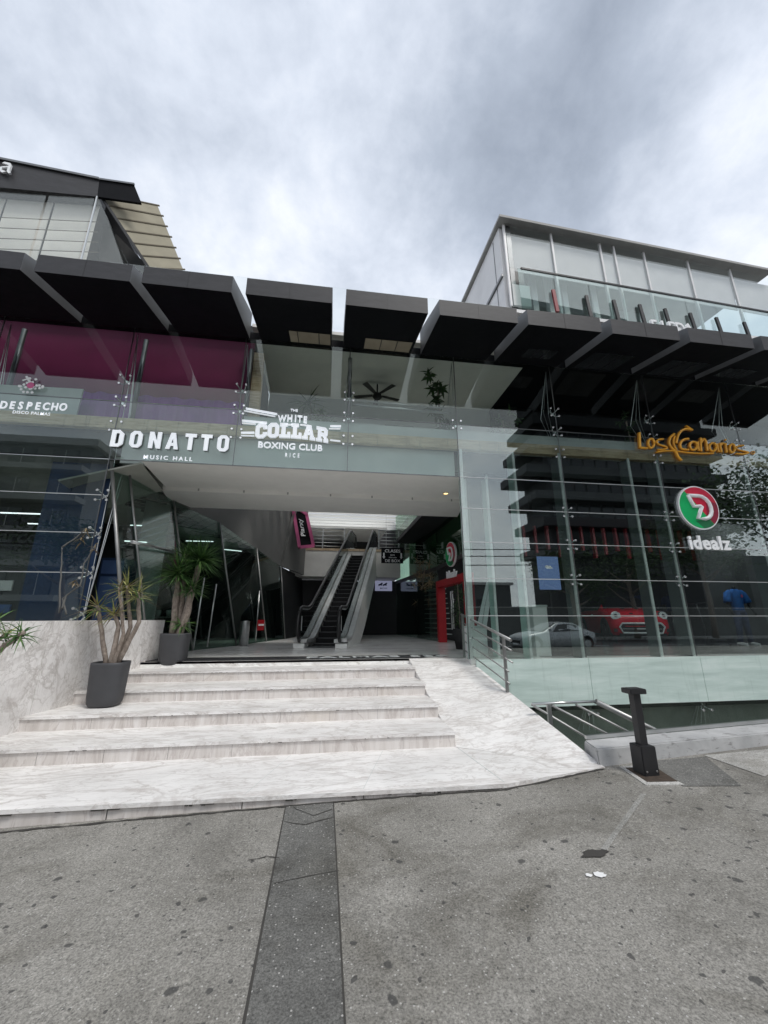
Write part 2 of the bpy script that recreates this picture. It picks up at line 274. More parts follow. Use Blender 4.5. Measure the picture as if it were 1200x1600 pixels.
# ------------------------------------------------------------------ object helpers
def link(o): COL.objects.link(o); return o
def props(o, label=None, cat=None, group=None, kind=None):
    if label: o['label'] = label
    if cat: o['category'] = cat
    if group: o['group'] = group
    if kind: o['kind'] = kind
    return o
def thing(name, label, cat, loc=(0, 0, 0), rz=0, group=None):
    o = link(bpy.data.objects.new(name, None)); o.location = loc; o.rotation_euler = (0, 0, rz); o.empty_display_size = .2
    return props(o, label, cat, group)
def origin(o):
    p = Vector((0, 0, 0))
    while o: p += o.location; o = o.parent
    return p
class MB:
    def __init__(s): s.v = []; s.f = []; s.mi = []; s.sm = []
    def poly(s, pts, mi=0, smooth=False):
        b = len(s.v); s.v += [Vector(p) for p in pts]; s.f.append(list(range(b, b+len(pts)))); s.mi.append(mi); s.sm.append(smooth); return s
    def box(s, x0, x1, y0, y1, z0, z1, mi=0):
        return s.hexa([(x0, y0, z0), (x1, y0, z0), (x1, y1, z0), (x0, y1, z0)], [(x0, y0, z1), (x1, y0, z1), (x1, y1, z1), (x0, y1, z1)], mi)
    def hexa(s, bot, top, mi=0, smi=None):
        b = len(s.v); n = len(bot); s.v += [Vector(p) for p in bot] + [Vector(p) for p in top]
        s.f.append([b+i for i in reversed(range(n))]); s.f.append([b+n+i for i in range(n)])
        for i in range(n): j = (i+1) % n; s.f.append([b+i, b+j, b+n+j, b+n+i])
        k = [mi]*(n+2)
        if smi: 
            for i, q in smi.items(): k[i] = q
        s.mi += k; s.sm += [False]*(n+2); return s
    def prism(s, pts, ext, mi=0):
        e = Vector(ext); return s.hexa([Vector(p) for p in pts], [Vector(p)+e for p in pts], mi)
    def bar(s, a, b, w, h=None, upd=(0, 0, 1), mi=0):
        a = Vector(a); b = Vector(b); h = h or w; d = (b-a).normalized(); u = Vector(upd)
        if abs(d.dot(u)) > .98: u = Vector((0, 1, 0))
        x = d.cross(u).normalized()*w/2; y = x.cross(d).normalized()*h/2
        return s.hexa([a-x-y, a+x-y, a+x+y, a-x+y], [b-x-y, b+x-y, b+x+y, b-x+y], mi)
    def tube(s, path, r, n=8, mi=0, cap=True):
        path = [Vector(p) for p in path]; rr = r if isinstance(r, (list, tuple)) else [r]*len(path); b0 = len(s.v); ref = None
        for i, p in enumerate(path):
            d = (path[min(i+1, len(path)-1)]-path[max(i-1, 0)]).normalized()
            if ref is None: ref = d.orthogonal().normalized()
            ref = (ref-d*ref.dot(d)).normalized(); q = d.cross(ref)
            for k in range(n): a = 2*math.pi*k/n; s.v.append(p+(ref*math.cos(a)+q*math.sin(a))*rr[i])
        for i in range(len(path)-1):
            for k in range(n):
                a = b0+i*n+k; c = b0+i*n+(k+1) % n; s.f.append([a, c, c+n, a+n]); s.mi.append(mi); s.sm.append(n > 5)
        if cap:
            s.f.append([b0+k for k in reversed(range(n))]); s.f.append([b0+(len(path)-1)*n+k for k in range(n)]); s.mi += [mi]*2; s.sm += [False]*2
        return s
    def lathe(s, c, prof, n=24, mi=0, sx=1, sy=1, power=2):
        c = Vector(c); b = len(s.v)
        for (r, z) in prof:
            for k in range(n):
                a = 2*math.pi*k/n; ca, sa = math.cos(a), math.sin(a)
                q = (abs(ca)**power+abs(sa)**power)**(-1/power) if power != 2 else 1
                s.v.append(c+Vector((ca*r*sx*q, sa*r*sy*q, z)))
        for i in range(len(prof)-1):
            for k in range(n): a = b+i*n+k; d = b+i*n+(k+1) % n; s.f.append([a, d, d+n, a+n]); s.mi.append(mi); s.sm.append(True)
        s.f.append([b+k for k in reversed(range(n))]); s.f.append([b+(len(prof)-1)*n+k for k in range(n)]); s.mi += [mi]*2; s.sm += [False]*2
        return s
    def build(s, name, mats, parent=None, world=True, label=None, cat=None, group=None, kind=None, bevel=0):
        off = origin(parent) if (parent and world) else Vector((0, 0, 0)); c = off
        if parent is None and world and s.v:
            xs = [p.x for p in s.v]; ys = [p.y for p in s.v]; zs = [p.z for p in s.v]
            c = Vector(((min(xs)+max(xs))/2, (min(ys)+max(ys))/2, min(zs)))
        me = bpy.data.meshes.new(name); me.from_pydata([p-c for p in s.v], [], s.f)
        for mn in (mats if isinstance(mats, (list, tuple)) else [mats]): me.materials.append(MATS[mn])
        me.polygons.foreach_set('material_index', s.mi); me.polygons.foreach_set('use_smooth', s.sm); me.update()
        o = link(bpy.data.objects.new(name, me)); o.parent = parent
        if parent is None and world: o.location = c
        if bevel:
            bm = bmesh.new(); bm.from_mesh(me); bmesh.ops.remove_doubles(bm, verts=bm.verts, dist=1e-5)
            bmesh.ops.bevel(bm, geom=[e for e in bm.edges if e.is_manifold and e.calc_face_angle(0) > .5], offset=bevel, segments=2, affect='EDGES', clamp_overlap=True); bm.to_mesh(me); bm.free()
        return props(o, label, cat, group, kind)
def quadw(pts, th, up=True):   # thin slab from a quad, thickness along its normal
    p = [Vector(q) for q in pts]; n = (p[1]-p[0]).cross(p[2]-p[0]).normalized()*th
    return [q-n/2 for q in p], [q+n/2 for q in p]
def slab(mb, pts, th, mi=0): a, b = quadw(pts, th); return mb.hexa(a, b, mi)
def copy_tree(o, parent=None):
    c = o.copy(); COL.objects.link(c); c.parent = parent
    for ch in list(o.children): copy_tree(ch, c)
    return c
def textmesh(body, h, ext=.02, bold=0., xs=1., sp=1., align='CENTER'):
    cu = bpy.data.curves.new('t', 'FONT'); cu.body = body; cu.size = 1; cu.extrude = ext; cu.offset = bold; cu.align_x = align; cu.space_character = sp; cu.resolution_u = 3
    o = bpy.data.objects.new('t', cu); COL.objects.link(o); bpy.context.view_layer.update()
    dg = bpy.context.evaluated_depsgraph_get(); me = bpy.data.meshes.new_from_object(o.evaluated_get(dg)); bpy.data.objects.remove(o); bpy.data.curves.remove(cu)
    k = h/.69
    for vv in me.vertices: vv.co.x *= k*xs; vv.co.y *= k
    return me
def place_text(name, me, mat, parent, o3, xdir=(1, 0, 0), ydir=(0, 0, 1), warp=None, side=None):
    # local x -> xdir, y -> ydir, z -> towards the viewer
    x = Vector(xdir).normalized(); y = Vector(ydir).normalized(); z = x.cross(y); off = origin(parent); o3 = Vector(o3)
    for vv in me.vertices:
        a, b, c = vv.co
        if warp: a, b = warp(a, b)
        vv.co = o3 + x*a + y*b + z*c - off
    me.materials.clear(); me.materials.append(MATS[mat])
    if side:
        me.materials.append(MATS[side])
        for p in me.polygons: p.material_index = 0 if p.normal.dot(z) > .5 else 1
    me.name = name; ob = link(bpy.data.objects.new(name, me)); ob.parent = parent; return ob
FY = 6.87

# ================================================================== ground, road, pavement
def zg(x): return .05+.0225*max(-7, min(9, x))
def sheet(mb, pts, dz=0.0, th=None):
    top = [Vector((x, y, zg(x)+dz)) for x, y in pts]; mb.poly(top); return mb
mb = MB(); mb.box(-400, 400, -400, 400, -3.1, -1.75); mb.build('ground', 'asphalt', kind='structure')
mb = MB()
xs = [-120, -30, -7, -3.9, 2.62, 9, 30, 120]
def yb(x): return 4.3 if x <= 2.7 else 4.3+.085*(min(x, 14)-2.7)
for a, b in zip(xs, xs[1:]):
    A = [(a, -3.2, zg(a)), (b, -3.2, zg(b)), (b, yb(b), zg(b)), (a, yb(a), zg(a))]
    mb.hexa([(p[0], p[1], -2.0) for p in A], A)
mb.build('pavement', 'pavement', kind='structure')
mb = MB(); mb.box(-150, 150, -15.2, -3.35, -1.0, -.12); mb.build('road', 'asphalt', kind='structure')
mb = MB(); mb.box(-150, 150, -3.35, -3.2, -1.0, .03); mb.build('kerb', 'pale_concrete', kind='structure')
mb = MB(); mb.box(-150, 150, -45, -15.2, -1.0, .02); mb.build('far_pavement', 'pale_concrete', kind='structure')
mb = MB()
for k in range(-12, 14): mb.box(k*5, k*5+2.2, -9.4, -9.25, -.118, -.115)
mb.build('road_marking', 'white_paint', kind='structure')
mb = MB(); sheet(mb, [(-.24, -3.1), (.125, -3.1), (.115, 1.9), (.10, 3.72), (-.27, 3.72), (-.245, 1.9)], .004); mb.build('pavement_strip', 'dark_pavement', kind='structure')
mb = MB()
for pts in ([(-.262, -3.1), (-.24, -3.1), (-.245, 1.9), (-.27, 3.72), (-.278, 3.72), (-.258, 1.9)], [(.125, -3.1), (.135, -3.1), (.124, 1.9), (.11, 3.72), (.10, 3.72), (.115, 1.9)]): sheet(mb, pts, .003)
rnd = random.Random(3)
def crack(mb, pts, w, dz=.005):
    for (a, b) in zip(pts, pts[1:]):
        a = Vector((*a, 0)); b = Vector((*b, 0)); n = max(2, int((b-a).length/.06)); prev = None
        nrm = (b-a).normalized().cross(Vector((0, 0, 1)))
        for i in range(n+1):
            p = a.lerp(b, i/n)+nrm*rnd.uniform(-.008, .008); ww = w*rnd.uniform(.4, 1.3)
            if prev: sheet(mb, [(prev[0].x-nrm.x*prev[1], prev[0].y-nrm.y*prev[1]), (p.x-nrm.x*ww, p.y-nrm.y*ww), (p.x+nrm.x*ww, p.y+nrm.y*ww), (prev[0].x+nrm.x*prev[1], prev[0].y+nrm.y*prev[1])], dz)
            prev = (p, ww)
crack(mb, [(-.24, 3.0), (-.33, 3.03), (-.43, 3.0)], .004); crack(mb, [(-.245, 2.75), (.11, 2.8)], .003, .0065)
crack(mb, [(-.26, 3.45), (-.1, 3.38), (.1, 3.45)], .005, .0065); crack(mb, [(-.22, 3.68), (-.05, 3.5), (.09, 3.58)], .004, .0068)
crack(mb, [(-2.5, 3.69), (-1.2, 3.705), (.3, 3.70), (1.58, 3.655), (2.66, 3.9)], .012, .006)
mb.build('pavement_joint', 'grime', kind='structure')
mb = MB(); sheet(mb, [(3.05, 3.42), (3.52, 3.33), (3.86, 3.98), (3.3, 3.99), (3.05, 3.97)], .004)
sheet(mb, [(4.72, 4.02), (4.05, 3.4), (4.6, 3.3), (6.0, 4.1)], .004); mb.build('pavement_patch', 'dark_pavement', kind='structure')
mb = MB(); sheet(mb, [(3.88, 4.02), (3.9, 3.45), (4.25, 3.62), (4.68, 4.04)], .005)
mb.build('pavement_slab', 'pale_concrete', kind='structure')
mb = MB(); sheet(mb, [(1.765, 2.72), (1.795, 2.70), (2.64, 3.35), (2.60, 3.365)], .004); mb.build('repair_strip', 'scuff', kind='structure')
def splat(cx, cy, r, n=14, sx=1.0):
    return [(cx+math.cos(2*math.pi*i/n)*r*sx*rnd.uniform(.6, 1.2), cy+math.sin(2*math.pi*i/n)*r*rnd.uniform(.6, 1.2)) for i in range(n)]
mb = MB(); sheet(mb, splat(1.69, 2.68, .045, sx=2.2), .0065); mb.build('pavement_hole', 'grime', kind='structure')
mb = MB(); sheet(mb, splat(1.59, 2.49, .028, sx=1.3), .006); mb.build('paint_splash', 'white_paint', label='larger white paint splash on the grey pavement', cat='paint splash', group='white splashes on the pavement')
mb = MB(); sheet(mb, splat(1.525, 2.495, .016, sx=1.3), .006); mb.build('paint_splash', 'white_paint', label='smaller white paint splash left of the larger one', cat='paint splash', group='white splashes on the pavement')

# ================================================================== marble staircase
st = thing('marble_staircase', 'wide white marble steps rising from the grey pavement to the open lobby', 'staircase', (-.5, 3.75, 0))
LV = [(.12, 3.70), (.27, 4.70), (.42, 5.37), (.57, 6.05), (.72, 6.72), (.80, 7.25)]
def wallx(y):
    P = [(3.6, -3.82), (5.24, -3.45), (5.5, -3.38), (6.2, -3.18), (6.91, -3.02), (7.7, -2.93)]
    for (a, xa), (b, xb) in zip(P, P[1:]):
        if y <= b: return xa+(xb-xa)*(y-a)/(b-a)
    return P[-1][1]
for i, (z, y0) in enumerate(LV):
    y1 = LV[i+1][1]+.03 if i < 5 else 7.31; z0 = LV[i-1][0]-.06 if i else -.3
    s = MB()
    if i == 0:
        front = [(-3.9, 3.78), (1.58, 3.68), (2.70, 3.93)]
        pts = front+[(1.485, 4.70), (1.46, 4.73), (-3.6, 4.73)]
        s.hexa([(x, y, z-.03) for x, y in pts], [(x, y, z) for x, y in pts])
        p2 = [(-3.9, 3.797), (1.575, 3.697), (2.66, 3.942)]+[(1.47, 4.69), (1.45, 4.73), (-3.6, 4.73)]
        r_ = MB().hexa([(x, y, z0) for x, y in p2], [(x, y, z-.034) for x, y in p2])
    else:
        s.hexa([(wallx(y0)-.1, y0, z-.03), (1.47, y0, z-.03), (1.47, y1, z-.03), (wallx(y1)-.1, y1, z-.03)], [(wallx(y0)-.1, y0, z), (1.47, y0, z), (1.47, y1, z), (wallx(y1)-.1, y1, z)])
        r_ = MB().hexa([(wallx(y0)-.1, y0+.016, z0), (1.465, y0+.016, z0), (1.465, y1, z0), (wallx(y1)-.1, y1, z0)], [(wallx(y0)-.1, y0+.016, z-.034), (1.465, y0+.016, z-.034), (1.465, y1, z-.034), (wallx(y1)-.1, y1, z-.034)])
    t_ = s.build('tread', 'marble_tread', st)
    r_.build('riser', 'marble_riser', t_)
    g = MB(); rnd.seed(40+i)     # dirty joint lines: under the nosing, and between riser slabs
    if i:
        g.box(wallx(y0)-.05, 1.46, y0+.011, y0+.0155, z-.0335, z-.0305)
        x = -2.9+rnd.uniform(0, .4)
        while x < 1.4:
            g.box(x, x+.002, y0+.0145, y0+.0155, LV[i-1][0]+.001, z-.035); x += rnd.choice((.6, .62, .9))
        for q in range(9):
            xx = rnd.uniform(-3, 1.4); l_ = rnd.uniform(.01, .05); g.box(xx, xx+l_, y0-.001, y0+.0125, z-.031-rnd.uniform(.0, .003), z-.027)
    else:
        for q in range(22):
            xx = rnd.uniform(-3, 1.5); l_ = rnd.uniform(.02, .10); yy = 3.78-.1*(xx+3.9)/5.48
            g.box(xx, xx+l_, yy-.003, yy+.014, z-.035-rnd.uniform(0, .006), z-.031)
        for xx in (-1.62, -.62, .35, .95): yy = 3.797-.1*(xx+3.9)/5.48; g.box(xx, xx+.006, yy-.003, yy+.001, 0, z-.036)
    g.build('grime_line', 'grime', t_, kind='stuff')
def EDGE(t): return Vector((2.69, 3.93, .12)).lerp(Vector((2.55, 7.35, .80)), t)
def INNER(t): return Vector((1.47, 4.70, .122)).lerp(Vector((1.47, 7.25, .80)), t)
rp = MB(); NG = 10
for i in range(NG):
    for j in range(4):
        q = [INNER(a/NG).lerp(EDGE(a/NG), c/4) for a, c in ((i, j), (i, j+1), (i+1, j+1), (i+1, j))]; rp.poly(q)
for i in range(NG):
    a, c = EDGE(i/NG), EDGE((i+1)/NG); rp.poly([a, Vector((a.x, a.y, -.4)), Vector((c.x, c.y, -.4)), c])
    a, c = INNER(i/NG), INNER((i+1)/NG); rp.poly([a, c, Vector((c.x, c.y, -.2)), Vector((a.x, a.y, -.2))])
rp.build('ramp', 'marble_tread', st)
rp = MB()
rp.hexa([(1.47, 4.70, .122), (1.475, 4.695, .122), (1.585, 3.72, .1195), (1.578, 3.72, .1195)][::-1], [(1.47, 4.70, .1232), (1.475, 4.695, .1232), (1.585, 3.72, .121), (1.578, 3.72, .121)][::-1])
for xx in (-.62, .35): rp.hexa([(xx, 3.75, .1195), (xx+.004, 3.75, .1195), (xx+.3, 4.7, .1195), (xx+.296, 4.7, .1195)], [(xx, 3.75, .1207), (xx+.004, 3.75, .1207), (xx+.3, 4.7, .1207), (xx+.296, 4.7, .1207)])
rp.build('paving_joint', 'grey_panel', st)

# marble side wall left of the steps
mw = thing('marble_wall', 'white veined marble side wall left of the steps, folded at one corner', 'wall', (-3.3, 5.5, .27))
def wallseg(ya, yb_, name):
    xa, xb = wallx(ya), wallx(yb_); zt = 1.465
    b = MB(); b.hexa([(xa, ya, -.3), (xb, yb_, -.3), (xb-.5, yb_, -.3), (xa-.5, ya, -.3)], [(xa, ya, zt), (xb, yb_, zt), (xb-.5, yb_, zt), (xa-.5, ya, zt)]); return b
b = MB(); b.hexa([(-3.95, 3.3, -.3), (-3.385, 5.485, -.3), (-3.8, 5.485, -.3), (-4.4, 3.3, -.3)], [(-3.90, 3.3, 1.465), (-3.325, 5.46, 1.465), (-3.8, 5.46, 1.465), (-4.4, 3.3, 1.465)]); b.build('wall_slab', 'marble_wall', mw)
b = MB(); b.hexa([(-3.38, 5.492, -.3), (-2.93, 7.7, -.3), (-3.4, 7.7, -.3), (-3.8, 5.492, -.3)], [(-3.32, 5.467, 1.465), (-2.86, 7.7, 1.465), (-3.4, 7.7, 1.465), (-3.8, 5.467, 1.465)]); b.build('wall_slab', 'marble_wall', mw)
b = MB(); b.box(-12, -3.87, 5.6, 6.84, 1.1, 1.40); b.box(-12, -4.45, 3.3, 5.59, 1.1, 1.40); b.build('terrace_ground', 'pale_concrete', kind='structure')

# ================================================================== the shopping centre
B = thing('shopping_centre', 'glass fronted shopping centre with black canopies along its roofline and an open lobby', 'building', (0, FY, .8))
fl = MB(); fl.box(-9, 2.5, 7.25, 19.5, .5, .8); fl.box(2.5, 17, 6.95, 19.5, .5, .8); fl.build('lobby_floor', 'lobby_marble', kind='structure')
COLX = [-8.25, -6.03, -3.83, -1.78, .27, 2.45, 4.63, 6.88, 9.05, 11.25, 13.45]
def pane(x0, x1, z0, z1, mat, y=FY, g=.007): MB().box(x0+g, x1-g, y-.006, y+.006, z0+g, z1-g).build('glass_pane', mat, B)
UP = [4.15, 5.27, 6.84]
for i, (a, b) in enumerate(zip(COLX, COLX[1:])):
    for z0, z1 in zip(UP, UP[1:]): pane(a, b, z0, z1, 'glass_facade' if z0 > 5 else ('glass_lower' if a > 2.4 else 'glass_band'))
    if a >= 2.4:
        for z0, z1 in zip([.82, 1.54, 2.2, 2.87, 3.52], [1.54, 2.2, 2.87, 3.52, 4.15]): pane(a, b, z0, z1, 'glass_lower')
        pane(a, b, -1.6, .04, 'glass_lower')
    if b <= -3.7:
        for z0, z1 in zip([1.42, 2.2, 2.85, 3.5], [2.2, 2.85, 3.5, 4.15]): pane(a, b, z0, z1, 'glass_lower')
for z, x0, x1, m_ in [(4.15, -8.25, -3.83, 'steel'), (4.15, -3.83, 2.45, 'steel_dark'), (4.15, 2.45, 13.45, 'silver'), (5.27, -8.25, 13.45, 'steel_dark')]+[(z, 2.45, 13.45, 'silver') for z in (1.54, 2.2, 2.87, 3.52)]+[(z, -8.25, -3.83, 'silver') for z in (2.2, 2.85, 3.5)]:
    MB().box(x0, x1, FY-.007, FY+.009, z-.0065, z+.0065).build('glazing_joint', m_, B)
for x in COLX:
    b = MB(); z0 = 4.157 if -3.7 < x < 2.4 else (1.42 if x < 0 else .82)
    b.box(x-.0065, x+.0065, FY-.0075, FY+.0095, z0, 6.84); b.build('glazing_joint', 'steel_dark', B)
# fins and spider fittings
for x, z1, d, y0, mt in ((2.52, 4.8, .16, 6.93, 'fin_mint'), (2.78, 4.4, .22, 7.5, 'fin_mint'), (3.2, 4.5, .24, 7.35, 'fin_mint'), (3.62, 4.8, .26, 6.93, 'fin_mint'), (4.62, 4.8, .30, 6.92, 'fin_grey'), (6.2, 4.78, .26, 6.92, 'fin_grey'), (6.88, 4.78, .30, 6.92, 'fin_grey'), (9.05, 4.78, .3, 6.92, 'fin_grey'), (11.25, 4.78, .3, 6.92, 'fin_grey')):
    if 'fin_grey' not in MATS: plain('fin_grey', (.15, .175, .17), .3, var=.1)
    f = MB().box(x-.015, x+.015, y0+.012, y0+d, .8, z1).build('glass_fin', mt, B)
    MB().box(x-.024, x+.024, y0-.014, y0+.012, .8, z1).build('edge_strip', 'edge_white', f)
def spider(x, z):
    s = MB(); y = FY
    for sx in (-1, 1):
        for sz in (-1, 1):
            p = Vector((x+sx*.085, y+.014, z+sz*.085)); s.tube([(x, y+.10, z), (x+sx*.05, y+.09, z+sz*.05), p], .011, 6, cap=False)
            s.tube([p+Vector((0, -.03, 0)), p+Vector((0, -.008, 0))], .021, 8)
    s.tube([(x, y+.07, z), (x, y+.15, z)], .024, 8)
    return s.build('spider_fitting', 'chrome_bolt', B)
for x in COLX[1:9]:
    zs = [4.78, 5.27, 5.72]
    if x < -3.7: zs = [1.56, 2.2, 2.85, 3.5]+zs
    if x > 4: zs = [2.2, 2.87, 3.52]+zs
    if x > 2 and x < 4: zs = [5.27]
    for z in zs: spider(x, z)
for x in COLX[1:9]:
    z0 = 1.4 if x < -3.7 else 4.9
    for dx, dy in ((-.07, .30), (.07, .34), (0, .55)): MB().tube([(x, FY+.14, z0), (x+dx, FY+dy, (z0+6.8)/2), (x, FY+.14, 6.8)], .007, 5).build('tension_rod', 'steel', B)
    if x < .3: MB().tube([(x+.02, FY+.42, 4.97), (x+.02, FY+.42, 6.9)], .045, 10).build('steel_post', 'steel_dark', B)
for p, q, r_ in (((-1.7, FY+.5, 5.02), (-3.85, FY+.5, 5.02), .06), ((.35, FY+.35, 5.76), (2.45, FY+.35, 5.72), .03), ((.35, FY+.35, 5.86), (2.45, FY+.35, 5.83), .015)): MB().tube([p, q], r_, 10).build('steel_tube', 'steel', B)
# slab edge behind the glass and panels
MB().box(-8.3, 13.5, 6.91, 7.02, 4.76, 4.97).build('timber_band', 'timber_band', B)
MB().box(-1.7, 13.5, 6.98, 7.10, 4.98, 5.20).build('floor_edge', 'grey_panel', B)
MB().box(-3.75, 2.42, 7.05, 7.15, 4.16, 4.755).build('fascia_panel', 'grey_panel', B)
MB().box(-8.3, -3.9, 7.05, 7.15, 4.25, 4.755).build('fascia_panel', 'dark_wall', B)
MB().box(2.5, 13.5, 7.25, 7.3, 4.4, 4.755).build('fascia_panel', 'dark_wall', B)
MB().box(-8.4, 14, 7.37, 9.55, 4.5, 4.9).build('floor_slab', 'dark_wall', B)
MB().box(-8.4, 14, 7.11, 9.55, 4.9, 4.97).build('upper_floor', 'white_soffit', B)
# soffit over the entrance
MB().hexa([(-3.32, 6.9, 4.15), (2.46, 6.9, 4.15), (3.05, 8.3, 4.15), (-3.45, 8.3, 4.15)], [(-3.32, 6.9, 4.16), (2.46, 6.9, 4.16), (3.05, 8.3, 4.48), (-3.45, 8.3, 4.48)]).build('soffit', 'white_soffit', B)
MB().hexa([(-3.5, 8.3, 4.07), (3.05, 8.3, 4.07), (3.3, 9.6, 4.07), (-3.75, 9.6, 4.07)], [(-3.5, 8.3, 4.48), (3.05, 8.3, 4.48), (3.3, 9.6, 4.48), (-3.75, 9.6, 4.48)]).build('soffit', 'white_soffit', B)
b = MB()
for k in range(7): b.box(-2.8+k*.92, -2.77+k*.92, 8.292, 8.299, 4.09, 4.14)
b.build('soffit_joint', 'grey_wall', B)
# facade sides: upper rooms
MB().box(-8.3, -1.76, 7.48, 7.56, 4.97, 7.33).build('party_wall', 'magenta_wall', B)
b = MB(); P_ = [(-5.0+k*.04, 7.40+.022*math.sin(k*.9)+.012*math.sin(k*.37), 5.72+.012*math.sin(k*.6)) for k in range(81)]
for (xa, ya, za), (xc, yc, zc_) in zip(P_, P_[1:]): b.hexa([(xa, ya, 4.98), (xc, yc, 4.98), (xc, yc+.012, 4.98), (xa, ya+.012, 4.98)], [(xa, ya, za), (xc, yc, zc_), (xc, yc+.012, zc_), (xa, ya+.012, za)])
b.build('reflection_sheet', 'purple_reflection', B)  # wavy sheet colours in the bluish sky reflection over the magenta wall
MB().box(-1.755, -1.55, 7.5, 7.62, 4.97, 7.0).build('timber_post', 'timber_band', B)
MB().box(-1.74, 4.4, 7.03, 9.55, 7.26, 7.335).build('upper_ceiling', 'white_soffit', B)
MB().box(4.4, 14, 7.03, 9.55, 7.26, 7.335).build('upper_ceiling', 'black_paint', B)
MB().box(-1.74, 4.4, 9.56, 9.66, 4.5, 7.4).build('back_wall', 'grey_panel', B)
MB().box(4.41, 14, 9.56, 9.66, 4.5, 7.4).build('back_wall', 'black_paint', B)
MB().box(-1.85, -1.75, 7.57, 9.55, 4.97, 7.25).build('party_wall', 'dark_wall', B)
MB().box(4.42, 14, 9.3, 9.4, 4.97, 7.25).build('party_wall', 'black_metal', B)
MB().box(-8.4, 14, 7.3, 8.0, 7.34, 7.5).build('roof_beam', 'black_metal', B)
MB().box(-8.4, 14, 8.01, 9.7, 7.43, 7.56).build('roof_slab', 'pale_concrete', B)
MB().box(-8.4, -1.9, 9.71, 21, 7.43, 7.56).build('roof_slab', 'pale_concrete', B)
MB().box(3.7, 14, 9.71, 21, 7.43, 7.56).build('roof_slab', 'pale_concrete', B)
MB().box(-8.4, 14, 6.90, 7.02, 6.86, 7.02).build('roof_beam', 'black_paint', B)
MB().box(-1.6, 4.2, 9.49, 9.54, 5.22, 5.28).build('ceiling_fill', 'ceiling_fill_glow', B)  # unseen glowing strip added to brighten the upper room's ceiling
MB().box(-1.6, 4.2, 9.42, 9.475, 5.1, 5.28).build('fill_shelf', 'white_paint', B)
# canopies
CAN = [(-7.85, -6.42), (-6.2, -4.77), (-4.58, -3.24), (-3.07, -1.72), (-1.5, -.11), (.12, 1.53), (1.74, 3.17), (3.37, 4.80), (5.02, 6.42), (6.64, 8.05), (8.27, 9.68), (9.9, 11.3)]
for i, (a, c) in enumerate(CAN):
    y0, y1 = 5.43, 7.29
    b = MB(); bot = [(a, y0, 6.56), (c, y0, 6.56), (c, 6.86, 6.84), (c, y1, 6.90), (a, y1, 6.90), (a, 6.86, 6.84)]
    b.poly([(a, y0, 6.56), (a, 6.86, 6.84), (c, 6.86, 6.84), (c, y0, 6.56)], 1); b.poly([(a, y0, 6.56), (c, y0, 6.56), (c, y0, 6.88), (a, y0, 6.88)], 0)
    b.poly([(a, y0, 6.88), (c, y0, 6.88), (c, 6.86, 7.42), (a, 6.86, 7.42)], 0)
    b.poly([(a, y0, 6.56), (a, y0, 6.88), (a, 6.86, 7.42), (a, 6.86, 6.84)], 2); b.poly([(c, y0, 6.56), (c, 6.86, 6.84), (c, 6.86, 7.42), (c, y0, 6.88)], 2)
    b.poly([(a, 6.86, 6.84), (a, 6.86, 7.42), (c, 6.86, 7.42), (c, 6.86, 6.84)], 1)
    o = b.build('canopy', ('fascia', 'black_paint', 'canopy_side'), B)
    sl = (6.84-6.56)/(6.86-5.43)
    if i in (4, 5, 7, 8, 9, 10):
        u0, u1, v0, v1 = {4: (.42, .98, 6.42, 6.82), 5: (.30, .96, 6.42, 6.82), 7: (.3, .75, 6.2, 6.55), 8: (.1, .75, 6.1, 6.8), 9: (.2, .85, 6.1, 6.8), 10: (.1, .6, 6.2, 6.6)}[i]
        xa, xb = a+(c-a)*u0, a+(c-a)*u1; zz = lambda y: 6.56+(y-y0)*sl-.004
        w_ = MB().hexa([(xa, v0, zz(v0)-.006), (xb, v0, zz(v0)-.006), (xb, v1, zz(v1)-.006), (xa, v1, zz(v1)-.006)], [(xa, v0, zz(v0)), (xb, v0, zz(v0)), (xb, v1, zz(v1)), (xa, v1, zz(v1))]).build('canopy_panel', 'timber_pale' if i < 6 else 'car_glass', o)
        bb = MB()
        for q in (.2, .72) if i == 4 else (.34, .68):
            xq = xa+(xb-xa)*q; bb.hexa([(xq-.008, v0, zz(v0)-.012), (xq+.008, v0, zz(v0)-.012), (xq+.008, v1, zz(v1)-.012), (xq-.008, v1, zz(v1)-.012)], [(xq-.008, v0, zz(v0)-.006), (xq+.008, v0, zz(v0)-.006), (xq+.008, v1, zz(v1)-.006), (xq-.008, v1, zz(v1)-.006)])
        bb.build('panel_joint', 'black_metal', w_)
    MB().box((a+c)/2-.004, (a+c)/2+.004, y0-.003, y0+.001, 6.565, 6.875).build('fascia_joint', 'black_metal', o)
# roof edge glass parapet
for a, b_ in zip([-4.7, -2.5, -.3, 1.9], [-2.5, -.3, 1.9, 4.1]): MB().box(a+.01, b_-.01, 7.10, 7.112, 7.45, 8.55).build('roof_parapet_glass', 'glass_roof', B)

# lower right: frosted band at the floor edge, basement
for a, b_ in zip(COLX[5:], COLX[6:]): MB().box(a+.1 if a < 2.5 else a+.004, b_-.004, FY-.06, FY-.03, .045, .815).build('frosted_panel', 'frost_mint', B)
MB().box(2.6, 14, 6.95, 9.0, -.05, .49).build('floor_edge', 'dark_wall', B)
MB().box(2.4, 14, 4.95, 6.8, -1.8, -1.55).build('well_floor', 'white_soffit', B)
MB().box(2.6, 14, 7.12, 7.2, -1.75, -.06).build('basement_wall', 'olive_wall', B)
MB().box(2.3, 2.4, 4.75, 9.0, -1.75, -.3).build('basement_wall', 'grey_wall', B)
for x in (4.63, 6.88, 9.05):
    for dx in (-.14, -.06, .05, .13): MB().tube([(x+dx*.4, FY+.1, .04), (x+dx*1.6, FY+.35, -.7), (x+dx*.4, FY+.1, -1.5)], .008, 5).build('tension_rod', 'steel', B)
    spider(x, -.02)
